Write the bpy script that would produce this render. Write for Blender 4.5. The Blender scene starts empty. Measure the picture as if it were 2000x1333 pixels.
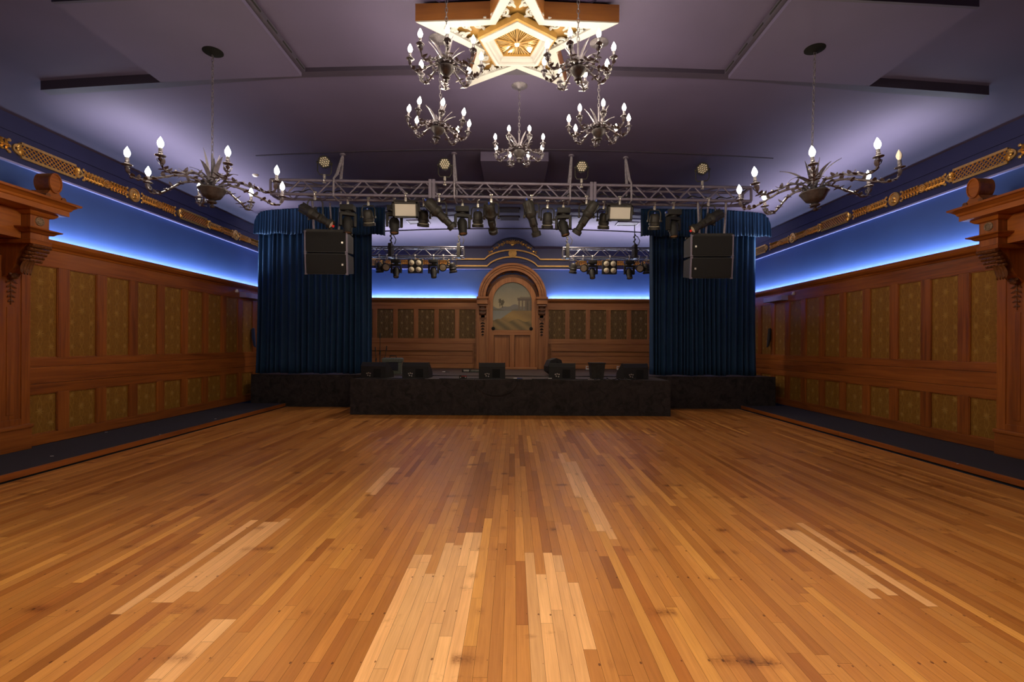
import bpy, bmesh, math, random
from mathutils import Vector, Matrix, Quaternion
random.seed(7)
sc = bpy.context.scene
PI = math.pi

# ------------------------------------------------------------------ camera
F = 920.0; CX = 1003.0; CY = 674.0; ROLL = math.radians(0.30); EYE = 1.5
cam_d = bpy.data.cameras.new('camera'); cam = bpy.data.objects.new('camera', cam_d)
sc.collection.objects.link(cam)
cam_d.sensor_width = 36.0; cam_d.lens = F / 2000 * 36.0
cam_d.shift_x = -(CX - 1000) / 2000; cam_d.shift_y = (CY - 666.5) / 2000
cam_d.clip_start = 0.05; cam_d.clip_end = 100
cam.matrix_world = Matrix.Translation((0, 0, EYE)) @ Matrix.Rotation(PI / 2, 4, 'X') @ Matrix.Rotation(ROLL, 4, 'Z')
sc.camera = cam

# ------------------------------------------------------------------ world, exposure
w = bpy.data.worlds.new('world'); sc.world = w; w.use_nodes = True
w.node_tree.nodes['Background'].inputs[0].default_value = (0.02, 0.02, 0.03, 1)
w.node_tree.nodes['Background'].inputs[1].default_value = 0.3
vs = sc.view_settings
vs.view_transform = 'Standard'; vs.look = 'None'; vs.exposure = 0.0; vs.gamma = 1.0
vs.use_curve_mapping = False

# ------------------------------------------------------------------ light levels
BULB = 265.0                     # emission of one candle bulb
BULB_COL = (1.0, 0.84, 0.62)
LED_COL = (0.60, 0.77, 1.0)
CEIL_FILL = 15.0                     # added beams beside each strip to brighten the ceiling
CEIL_FILL_COL = (1.0, 0.95, 0.97)
LED_W = 9.5                     # watts per metre of cornice strip


def lamp(name, kind, loc, watt, col, rot=(0, 0, 0), **kw):
    d = bpy.data.lights.new(name, kind); d.energy = watt; d.color = col
    for k, v in kw.items():
        setattr(d, k, v)
    o = bpy.data.objects.new(name, d); sc.collection.objects.link(o)
    o.location = loc; o.rotation_euler = rot
    return o


# the LED strips that lie in the cornice troughs and shine up the blue wall
for s in (-1, 1):
    lamp('cornice_led_and_fill', 'AREA', (s * 6.495, 4.2, 2.904), LED_W * 20.4, LED_COL, (PI, 0, 0),
         shape='RECTANGLE', size=0.03, size_y=20.6 - 0.2, spread=math.radians(180))
for x0, x1 in ((-6.4, -1.15), (1.07, 6.4)):
    lamp('cornice_led_and_fill', 'AREA', ((x0 + x1) / 2, 14.535, 2.904), LED_W * 1.6 * (x1 - x0), LED_COL, (PI, 0, 0),
         shape='RECTANGLE', size=x1 - x0, size_y=0.03, spread=math.radians(180))
for s in (-1, 1):  # added fill beams tilted inward for the bright ceiling streak
    lamp('cornice_led_and_fill', 'AREA', (s * 6.47, 4.2, 2.906), CEIL_FILL * 20.4, CEIL_FILL_COL, (PI, -s * math.radians(33), 0),
         shape='RECTANGLE', size=0.02, size_y=20.2, spread=math.radians(62))
for x0, x1 in ((-6.4, -1.15), (1.07, 6.4)):
    lamp('cornice_led_and_fill', 'AREA', ((x0 + x1) / 2, 14.51, 2.906), CEIL_FILL * 1.5 * (x1 - x0), CEIL_FILL_COL, (PI + math.radians(33), 0, 0),
         shape='RECTANGLE', size=x1 - x0, size_y=0.02, spread=math.radians(70))
# added unseen spots above the camera to brighten the near floor
for x in (-1.3, 1.3):
    lamp('near_floor_fill', 'SPOT', (x, 1.0, 4.6), 420, BULB_COL, shadow_soft_size=0.25, spot_size=math.radians(118), spot_blend=0.75)
# added soft lamps that brighten the back of the stage
for x in (-1.6, 1.5):
    lamp('stage_fill_light', 'AREA', (x, 12.6, 4.80), 45, (1.0, 0.80, 0.6), shape='RECTANGLE', size=0.5, size_y=0.25)


# ------------------------------------------------------------------ pixel -> place
def lev(px, py):
    dx, dy = px - CX, py - CY
    c, s = math.cos(ROLL), math.sin(ROLL)
    return dx * c + dy * s, -dx * s + dy * c


def PY(px, py, Y):
    x, y = lev(px, py)
    return Vector((x * Y / F, Y, EYE - y * Y / F))


def PZ(px, py, z):
    x, y = lev(px, py)
    return PY(px, py, (EYE - z) * F / y)


# ------------------------------------------------------------------ mesh builder
class MB:
    def __init__(s):
        s.v = []; s.f = []; s.m = []

    def add(s, vs_, fs_, mi=0):
        n = len(s.v)
        s.v += [tuple(q) for q in vs_]
        s.f += [tuple(i + n for i in f) for f in fs_]
        s.m += [mi] * len(fs_)
        return s

    def box(s, x0, x1, y0, y1, z0, z1, mi=0, M=None):
        x0, x1 = sorted((x0, x1)); y0, y1 = sorted((y0, y1)); z0, z1 = sorted((z0, z1))
        v = [Vector(p) for p in ((x0, y0, z0), (x1, y0, z0), (x1, y1, z0), (x0, y1, z0),
                                 (x0, y0, z1), (x1, y0, z1), (x1, y1, z1), (x0, y1, z1))]
        if M is not None: v = [M @ p for p in v]
        return s.add(v, [(0, 3, 2, 1), (4, 5, 6, 7), (0, 1, 5, 4), (1, 2, 6, 5), (2, 3, 7, 6), (3, 0, 4, 7)], mi)

    def cbox(s, x0, x1, y0, y1, z0, z1, c=0.01, mi=0, M=None):
        """a box with chamfered edges"""
        x0, x1 = sorted((x0, x1)); y0, y1 = sorted((y0, y1)); z0, z1 = sorted((z0, z1))
        b = bmesh.new()
        bmesh.ops.create_cube(b, size=1)
        for q in b.verts:
            q.co = Vector(((x0 + x1) / 2 + q.co.x * (x1 - x0), (y0 + y1) / 2 + q.co.y * (y1 - y0), (z0 + z1) / 2 + q.co.z * (z1 - z0)))
        c = min(c, 0.45 * min(x1 - x0, y1 - y0, z1 - z0))
        bmesh.ops.bevel(b, geom=b.edges[:], offset=c, segments=2, affect='EDGES', profile=0.7)
        b.verts.index_update()
        v = [q.co.copy() for q in b.verts]
        if M is not None: v = [M @ q for q in v]
        s.add(v, [tuple(q.index for q in f.verts) for f in b.faces], mi)
        b.free()
        return s

    def prism(s, poly, axis, a, b, mi=0, M=None):
        """poly: 2D outline; axis 'x','y','z'; extruded a..b"""
        def mk(p, t):
            return {'x': (t, p[0], p[1]), 'y': (p[0], t, p[1]), 'z': (p[0], p[1], t)}[axis]
        n = len(poly)
        v = [Vector(mk(p, a)) for p in poly] + [Vector(mk(p, b)) for p in poly]
        if M is not None: v = [M @ q for q in v]
        f = [(i, (i + 1) % n, n + (i + 1) % n, n + i) for i in range(n)]
        f += [tuple(range(n))[::-1], tuple(range(n, 2 * n))]
        return s.add(v, f, mi)

    def tube(s, pts, r, n=6, cap=True, closed=False, mi=0):
        pts = [Vector(p) for p in pts]
        m = len(pts)
        rs = r if isinstance(r, (list, tuple)) else [r] * m
        t0 = (pts[1] - pts[0]).normalized()
        up = Vector((0, 0, 1)) if abs(t0.z) < 0.9 else Vector((1, 0, 0))
        nrm = t0.cross(up).normalized()
        v = []
        for i, p in enumerate(pts):
            if closed:
                t = (pts[(i + 1) % m] - pts[i - 1]).normalized()
            else:
                t = (pts[min(i + 1, m - 1)] - pts[max(i - 1, 0)]).normalized()
            nrm = (nrm - t * nrm.dot(t))
            if nrm.length < 1e-6: nrm = t.orthogonal()
            nrm.normalize()
            bn = t.cross(nrm)
            for k in range(n):
                a = 2 * PI * k / n
                v.append(p + (nrm * math.cos(a) + bn * math.sin(a)) * rs[i])
        f = []
        for i in range(m if closed else m - 1):
            j = (i + 1) % m
            for k in range(n):
                k2 = (k + 1) % n
                f.append((i * n + k, i * n + k2, j * n + k2, j * n + k))
        if cap and not closed:
            f.append(tuple(range(n))[::-1]); f.append(tuple((m - 1) * n + k for k in range(n)))
        return s.add(v, f, mi)

    def lathe(s, prof, n=16, M=None, mi=0, a0=0, a1=2 * PI):
        """prof: list of (r, z)"""
        m = len(prof)
        v = []
        for r, z in prof:
            for k in range(n):
                a = a0 + (a1 - a0) * k / n
                v.append(Vector((max(r, 0.0004) * math.cos(a), max(r, 0.0004) * math.sin(a), z)))
        if M is not None: v = [M @ q for q in v]
        f = []
        for i in range(m - 1):
            for k in range(n):
                k2 = (k + 1) % n
                f.append((i * n + k, i * n + k2, (i + 1) * n + k2, (i + 1) * n + k))
        f.append(tuple(range(n))[::-1]); f.append(tuple((m - 1) * n + k for k in range(n)))
        return s.add(v, f, mi)

    def ball(s, c, rx, ry=None, rz=None, n=8, m=5, mi=0, R=None):
        ry = rx if ry is None else ry; rz = rx if rz is None else rz
        prof = [(math.sin(PI * i / m), -math.cos(PI * i / m)) for i in range(m + 1)]
        M = Matrix.Translation(c) @ (R if R is not None else Matrix.Identity(4)) @ Matrix.Diagonal((rx, ry, rz, 1))
        return s.lathe(prof, n, M, mi)

    def leaf(s, p, d, L, wd, up=(0, 0, 1), curl=0.0, n=6, th=0.003, mi=0):
        """a leaf blade with thickness starting at p, heading d, curling towards up"""
        p = Vector(p); d = Vector(d).normalized(); up = Vector(up)
        side = d.cross(up)
        if side.length < 1e-5: side = d.orthogonal()
        side.normalize(); up = side.cross(d).normalized()
        v = []
        ang = 0
        q = p.copy()
        for i in range(n + 1):
            t = i / n
            wi = wd * (math.sin(PI * min(1, 0.12 + 0.88 * t)) ** 0.8) * 0.5 + 0.0008
            dr = d * math.cos(ang) + up * math.sin(ang)
            nn = -d * math.sin(ang) + up * math.cos(ang)
            v += [q - side * wi, q - nn * th + nn * wi * 0.1, q + side * wi, q + nn * th + nn * wi * 0.1]
            q = q + dr * (L / n); ang += curl / n
        f = []
        for i in range(n):
            a, b = i * 4, (i + 1) * 4
            for k in range(4):
                f.append((a + k, a + (k + 1) % 4, b + (k + 1) % 4, b + k))
        f += [(3, 2, 1, 0), tuple(n * 4 + k for k in range(4))]
        return s.add(v, f, mi)

    def build(s, name, mats, parent=None, smooth=False, loc=None):
        me = bpy.data.meshes.new(name)
        me.from_pydata(s.v, [], s.f)
        if not isinstance(mats, (list, tuple)): mats = [mats]
        for m_ in mats: me.materials.append(m_)
        if len(mats) > 1: me.polygons.foreach_set('material_index', s.m)
        b = bmesh.new(); b.from_mesh(me)
        bmesh.ops.recalc_face_normals(b, faces=b.faces)
        b.to_mesh(me); b.free()
        if smooth:
            try:
                me.shade_smooth()
                me.set_sharp_from_angle(angle=math.radians(38))
            except Exception:
                me.polygons.foreach_set('use_smooth', [True] * len(me.polygons))
        me.update()
        o = bpy.data.objects.new(name, me); sc.collection.objects.link(o)
        if parent is not None: o.parent = parent
        if loc is not None: o.location = loc
        return o


def tag(o, label=None, cat=None, group=None, kind=None):
    if label: o['label'] = label
    if cat: o['category'] = cat
    if group: o['group'] = group
    if kind: o['kind'] = kind
    return o


def thing(name, label, cat, loc=(0, 0, 0), rz=0.0, group=None):
    o = bpy.data.objects.new(name, None); sc.collection.objects.link(o)
    o.empty_display_size = 0.1
    o.location = loc; o.rotation_euler = (0, 0, rz)
    return tag(o, label, cat, group)


def struct(o):
    o['kind'] = 'structure'; return o


def kids(o):
    return [c for c in sc.collection.objects if c.parent == o]


def dup(root, loc, rot=None, label=None, group=None, name=None):
    def cp(o, par):
        c = o.copy(); sc.collection.objects.link(c); c.parent = par
        for ch in list(o.children): cp(ch, c)
        return c
    r = cp(root, None); r.location = loc
    if rot is not None: r.rotation_euler = rot
    if label: r['label'] = label
    if group: r['group'] = group
    return r


def aim(v):
    """quaternion that turns local -Z towards v"""
    return Vector((0, 0, -1)).rotation_difference(Vector(v).normalized())


# ------------------------------------------------------------------ materials
def srgb(r, g, b):
    def f(c):
        c /= 255.0
        return c / 12.92 if c <= 0.04045 else ((c + 0.055) / 1.055) ** 2.4
    return (f(r), f(g), f(b), 1.0)


def new_mat(name):
    m = bpy.data.materials.new(name); m.use_nodes = True
    nt = m.node_tree
    return m, nt, nt.nodes['Principled BSDF']


def plain(name, col, rough=0.5, metal=0.0, var=0.12, scale=6.0, bump=0.0, sheen=0.0, coat=0.0, spec=0.5):
    m, nt, b = new_mat(name)
    tc = nt.nodes.new('ShaderNodeTexCoord')
    n = nt.nodes.new('ShaderNodeTexNoise'); n.inputs['Scale'].default_value = scale; n.inputs['Detail'].default_value = 5
    nt.links.new(tc.outputs['Object'], n.inputs['Vector'])
    r = nt.nodes.new('ShaderNodeValToRGB')
    r.color_ramp.elements[0].position = 0.3; r.color_ramp.elements[1].position = 0.7
    r.color_ramp.elements[0].color = tuple(c * (1 - var) for c in col[:3]) + (1,)
    r.color_ramp.elements[1].color = tuple(min(1, c * (1 + var)) for c in col[:3]) + (1,)
    nt.links.new(n.outputs[0], r.inputs[0]); nt.links.new(r.outputs[0], b.inputs['Base Color'])
    b.inputs['Roughness'].default_value = rough; b.inputs['Metallic'].default_value = metal
    b.inputs['Sheen Weight'].default_value = sheen; b.inputs['Coat Weight'].default_value = coat
    b.inputs['Specular IOR Level'].default_value = spec
    if bump:
        bp = nt.nodes.new('ShaderNodeBump'); bp.inputs['Strength'].default_value = bump; bp.inputs['Distance'].default_value = 0.02
        nt.links.new(n.outputs[0], bp.inputs['Height']); nt.links.new(bp.outputs[0], b.inputs['Normal'])
    return m


def wood(name, axis, dark, mid, light, rough=0.40, coat=0.08, s1=26.0, stretch=0.05):
    m, nt, b = new_mat(name)
    tc = nt.nodes.new('ShaderNodeTexCoord'); mp = nt.nodes.new('ShaderNodeMapping')
    k = [1, 1, 1]; k['xyz'.index(axis)] = stretch
    mp.inputs['Scale'].default_value = k
    nt.links.new(tc.outputs['Object'], mp.inputs['Vector'])
    n1 = nt.nodes.new('ShaderNodeTexNoise'); n1.inputs['Scale'].default_value = s1; n1.inputs['Detail'].default_value = 6; n1.inputs['Distortion'].default_value = 0.6
    n2 = nt.nodes.new('ShaderNodeTexNoise'); n2.inputs['Scale'].default_value = 5.0; n2.inputs['Detail'].default_value = 3
    for n in (n1, n2): nt.links.new(mp.outputs[0], n.inputs['Vector'])
    mx = nt.nodes.new('ShaderNodeMix'); mx.data_type = 'FLOAT'; mx.inputs[0].default_value = 0.5
    nt.links.new(n1.outputs[0], mx.inputs[2]); nt.links.new(n2.outputs[0], mx.inputs[3])
    r = nt.nodes.new('ShaderNodeValToRGB')
    e = r.color_ramp.elements
    e[0].position = 0.34; e[0].color = dark; e[1].position = 0.66; e[1].color = light
    q = e.new(0.5); q.color = mid
    nt.links.new(mx.outputs[0], r.inputs[0]); nt.links.new(r.outputs[0], b.inputs['Base Color'])
    b.inputs['Roughness'].default_value = rough; b.inputs['Coat Weight'].default_value = coat; b.inputs['Coat Roughness'].default_value = 0.25
    bp = nt.nodes.new('ShaderNodeBump'); bp.inputs['Strength'].default_value = 0.08; bp.inputs['Distance'].default_value = 0.01
    nt.links.new(n1.outputs[0], bp.inputs['Height']); nt.links.new(bp.outputs[0], b.inputs['Normal'])
    return m


WD = ((0.155, 0.038, 0.005, 1), (0.275, 0.075, 0.009, 1), (0.38, 0.112, 0.015, 1))
W = {a: wood('redwood_grain_' + a, a, *WD) for a in 'xyz'}
WO = ((0.24, 0.085, 0.024, 1), (0.34, 0.13, 0.04, 1), (0.43, 0.185, 0.06, 1))
W2 = {a: wood('stage_redwood_' + a, a, *WO) for a in 'xyz'}
M_starwood = wood('star_side_wood', 'x', (0.15, 0.052, 0.010, 1), (0.19, 0.07, 0.014, 1), (0.23, 0.088, 0.018, 1))
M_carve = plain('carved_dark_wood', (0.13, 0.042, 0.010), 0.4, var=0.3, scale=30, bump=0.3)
M_rosette = plain('rosette_dark_metal', (0.2, 0.13, 0.08), 0.5, var=0.4, scale=60, bump=0.4)
M_wall = plain('blue_wall_paint', (0.040, 0.090, 0.30), 0.6, var=0.06, scale=1.5)
M_navy = plain('navy_frieze_shade', (0.022, 0.026, 0.10), 0.55, var=0.1, scale=2)  # darker copy of the wall blue; the band's shade is in its colour
M_ledge = plain('pale_ledge_paint', (0.30, 0.29, 0.55), 0.6, var=0.05)
M_ceil = plain('purple_ceiling_paint', (0.060, 0.047, 0.098), 0.75, var=0.10, scale=0.9)
M_ceil_d = plain('dark_trim_and_shade_paint', (0.03, 0.023, 0.045), 0.6, var=0.1, scale=2)  # ceiling paint darkened, also for faces turned from the lamps
M_dome = plain('mottled_dome_paint', (0.05, 0.035, 0.085), 0.5, var=0.75, scale=9, bump=0.3)
M_gold = plain('gilding', (0.85, 0.52, 0.15), 0.32, metal=0.85, var=0.2, scale=40, bump=0.15)
M_goldflat = plain('gold_paint', (0.62, 0.36, 0.10), 0.5, metal=0.2, var=0.15, scale=12)
M_stargold = plain('star_gold_paint', (0.27, 0.15, 0.035), 0.5, metal=0.1, var=0.15, scale=12)
M_black = plain('black_metal', (0.028, 0.026, 0.023), 0.5, metal=0.0, var=0.3, scale=15, spec=0.35)
M_matte = plain('matt_black_canopy', (0.005, 0.005, 0.005), 0.9, spec=0.1)
M_black2 = plain('black_textured_cabinet', (0.011, 0.0103, 0.0095), 0.65, var=0.25, scale=80, bump=0.1)
M_grille = plain('black_grille_cloth', (0.0055, 0.005, 0.0047), 0.85, var=0.3, scale=150, bump=0.2)
M_hole = plain('black_recess', (0.004, 0.004, 0.004), 0.9)
M_steel = plain('bright_steel', (0.6, 0.57, 0.52), 0.35, metal=0.8, var=0.15)
M_truss = plain('grey_painted_truss', (0.15, 0.13, 0.18), 0.5, metal=0.1, var=0.12, scale=5)
M_truss2 = plain('aluminium_truss', (0.13, 0.125, 0.15), 0.35, metal=0.6, var=0.12, scale=5)
M_iron = plain('antiqued_iron', (0.11, 0.10, 0.12), 0.42, metal=0.35, var=0.35, scale=30, bump=0.1)
M_iron_d = plain('dark_iron', (0.055, 0.048, 0.052), 0.4, metal=0.35, var=0.35, scale=30, bump=0.1)
M_white = plain('white_star_paint', (0.30, 0.30, 0.295), 0.55, var=0.03)
M_paper = plain('white_paper', (0.75, 0.72, 0.68), 0.7, var=0.04)
M_diff = plain('cream_diffuser', (0.52, 0.49, 0.43), 0.4, var=0.03)
M_lens = plain('pale_lens', (0.72, 0.66, 0.50), 0.15, var=0.08, scale=20, coat=0.5)
M_red = plain('red_gel', (0.75, 0.03, 0.03), 0.3)
M_bluelens = plain('blue_connector', (0.03, 0.07, 0.36), 0.3)
M_carpet = plain('black_blue_carpet', (0.022, 0.022, 0.034), 0.9, var=0.35, scale=300, bump=0.2)
M_deck = plain('dark_stage_deck', (0.045, 0.032, 0.026), 0.55, var=0.3, scale=5)
M_cordage = plain('black_cable', (0.012, 0.011, 0.011), 0.6)
M_sling = plain('grey_sling', (0.22, 0.20, 0.24), 0.8, var=0.3, scale=40)
M_case = plain('green_grey_case', (0.10, 0.11, 0.085), 0.6, var=0.25, scale=30)
M_bluecloth = plain('blue_cloth_strap', (0.012, 0.035, 0.12), 0.8, sheen=0.5)
M_sensor = plain('off_white_plastic', (0.62, 0.58, 0.55), 0.5)


def velvet(name, col, hi, scale, rough=0.8, bump=0.3, sheen=0.8):
    m, nt, b = new_mat(name)
    tc = nt.nodes.new('ShaderNodeTexCoord')
    n = nt.nodes.new('ShaderNodeTexNoise'); n.inputs['Scale'].default_value = scale; n.inputs['Detail'].default_value = 8; n.inputs['Roughness'].default_value = 0.65
    n.inputs['Distortion'].default_value = 1.0
    nt.links.new(tc.outputs['Object'], n.inputs['Vector'])
    r = nt.nodes.new('ShaderNodeValToRGB'); e = r.color_ramp.elements
    e[0].position = 0.35; e[0].color = col; e[1].position = 0.7; e[1].color = hi
    nt.links.new(n.outputs[0], r.inputs[0]); nt.links.new(r.outputs[0], b.inputs['Base Color'])
    b.inputs['Roughness'].default_value = rough
    b.inputs['Sheen Weight'].default_value = sheen; b.inputs['Sheen Roughness'].default_value = 0.4
    b.inputs['Sheen Tint'].default_value = tuple(min(1, c * 4) for c in hi[:3]) + (1,)
    if bump:
        bp = nt.nodes.new('ShaderNodeBump'); bp.inputs['Strength'].default_value = bump; bp.inputs['Distance'].default_value = 0.03
        nt.links.new(n.outputs[0], bp.inputs['Height']); nt.links.new(bp.outputs[0], b.inputs['Normal'])
    return m


M_curtain = velvet('blue_velvet', (0.003, 0.028, 0.078, 1), (0.005, 0.038, 0.10, 1), 2.5, bump=0.0, sheen=0.3)
M_skirt = velvet('black_crushed_velvet', (0.004, 0.003, 0.003, 1), (0.036, 0.028, 0.027, 1), 6.0, bump=0.8, sheen=0.1)


class NX:
    """tiny expression helper for math nodes"""
    def __init__(s, nt): s.nt = nt

    def __call__(s, op, *a):
        n = s.nt.nodes.new('ShaderNodeMath'); n.operation = op
        for i, x in enumerate(a):
            if isinstance(x, (int, float)): n.inputs[i].default_value = x
            else: s.nt.links.new(x, n.inputs[i])
        return n.outputs[0]


def embossed(name, horiz, base, hi, lo):
    """embossed paper: staggered rosettes joined by stems; horiz = axis that runs along the wall"""
    m, nt, b = new_mat(name); N = NX(nt)
    tc = nt.nodes.new('ShaderNodeTexCoord'); sx = nt.nodes.new('ShaderNodeSeparateXYZ')
    nt.links.new(tc.outputs['Object'], sx.inputs[0])
    U = sx.outputs['XYZ'.index(horiz)]; V = sx.outputs[2]
    off = -0.055 if horiz == 'Y' else 0.0

    def rosette(du, dv, a, bb, rad):
        fu = N('MULTIPLY', N('SUBTRACT', N('FRACT', N('ADD', N('DIVIDE', N('ADD', U, off), a), du)), 0.5), a)
        fv = N('MULTIPLY', N('SUBTRACT', N('FRACT', N('ADD', N('DIVIDE', V, bb), dv)), 0.5), bb)
        d = N('SQRT', N('ADD', N('MULTIPLY', fu, fu), N('MULTIPLY', fv, fv)))
        ang = N('ARCTAN2', fv, fu)
        pet = N('MULTIPLY', N('COSINE', N('MULTIPLY', ang, 8)), rad * 0.28)
        edge = N('ADD', pet, rad)
        core = N('SMOOTH_MIN', N('MAXIMUM', N('SUBTRACT', 1.0, N('DIVIDE', d, edge)), 0.0), 1.0, 0.3)
        stem = N('MULTIPLY', N('LESS_THAN', N('ABSOLUTE', N('SUBTRACT', N('ABSOLUTE', fu), N('MULTIPLY', N('ABSOLUTE', N('SINE', N('MULTIPLY', V, 2 * PI / bb))), 0.03))), 0.004), 0.35)
        return N('MAXIMUM', core, stem)
    h = N('MAXIMUM', rosette(0.0, 0.0, 0.315, 0.36, 0.05), rosette(0.5, 0.5, 0.315, 0.36, 0.04))
    nz = nt.nodes.new('ShaderNodeTexNoise'); nz.inputs['Scale'].default_value = 30; nz.inputs['Detail'].default_value = 6
    nt.links.new(tc.outputs['Object'], nz.inputs['Vector'])
    hh = N('ADD', N('MULTIPLY', h, 1.3), N('MULTIPLY', nz.outputs[0], 0.6))
    r = nt.nodes.new('ShaderNodeValToRGB'); e = r.color_ramp.elements
    e[0].position = 0.22; e[0].color = lo; e[1].position = 0.95; e[1].color = hi
    q = e.new(0.4); q.color = base
    nt.links.new(hh, r.inputs[0]); nt.links.new(r.outputs[0], b.inputs['Base Color'])
    b.inputs['Roughness'].default_value = 0.5; b.inputs['Metallic'].default_value = 0.1; b.inputs['Specular IOR Level'].default_value = 0.3
    bp = nt.nodes.new('ShaderNodeBump'); bp.inputs['Strength'].default_value = 0.6; bp.inputs['Distance'].default_value = 0.012
    nt.links.new(hh, bp.inputs['Height']); nt.links.new(bp.outputs[0], b.inputs['Normal'])
    return m


EMB = ((0.29, 0.135, 0.018, 1), (0.38, 0.20, 0.036, 1), (0.235, 0.106, 0.013, 1))
M_emb_y = embossed('embossed_paper_side', 'Y', *EMB)
M_emb_x = embossed('embossed_paper_back', 'X', (0.15, 0.088, 0.03, 1), (0.27, 0.18, 0.075, 1), (0.11, 0.063, 0.02, 1))

M_bulb, _nt, _b = new_mat('lit_bulb')
_nt.nodes.remove(_b); _e = _nt.nodes.new('ShaderNodeEmission')
_e.inputs[0].default_value = BULB_COL + (1,); _e.inputs[1].default_value = BULB
_nt.links.new(_e.outputs[0], _nt.nodes['Material Output'].inputs[0])
M_dead = plain('unlit_bulb_glass', (0.72, 0.66, 0.56), 0.15, coat=0.5)
M_ledstrip, _nt, _b = new_mat('led_strip_glow')
_nt.nodes.remove(_b); _e = _nt.nodes.new('ShaderNodeEmission')
_e.inputs[0].default_value = (0.55, 0.75, 1, 1); _e.inputs[1].default_value = 3.0
_nt.links.new(_e.outputs[0], _nt.nodes['Material Output'].inputs[0])

# ================================================================== THE ROOM
XW = 6.56; YB = 14.60; YR = -6.0; XP = 5.39; ZP = 0.087; ZC = 2.93; ZT = 4.46
YS = 11.22; ZS = 0.76; YA = 10.0; ZA = 0.75; XS = 6.23

# ---- floor boards: one tone per board, laid along Y
PW = 0.0660


def light_patch(x, y, rnd):
    j = (rnd - 0.5) * 0.5
    if -0.57 < x < -0.50 and y > 3.08: return False
    if -0.71 < x < -0.24 and y < 3.5 + j: return True
    if 0.13 < x < 0.20 and y > 3.05: return False
    if 0.06 < x < 0.33 and 1.2 < y < 3.4 + j * .5: return True
    if 0.33 <= x < 0.44 and 2.2 + j < y < 2.9 + j: return True
    if 0.60 < x < 0.84 and 4.5 + j * 2 - (x - 0.6) * 3 < y < 6.3 + j * 1.5: return True
    if -2.24 < x < -2.17 and 2.6 < y < 4.0: return True
    if -2.08 < x < -1.86 and 2.62 + j < y < 3.9 + j * .6: return True
    if 2.12 < x < 2.36 and 2.85 + j < y < 3.85 + j * .6: return True
    if 2.42 < x < 2.48 and 2.7 < y < 4.0: return True
    if -1.50 < x < -1.34 and 4.8 + j < y < 5.75 + j * .5: return True
    if -1.62 < x < -1.5 and 1.6 < y < 2.5 + j: return True
    return False


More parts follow.
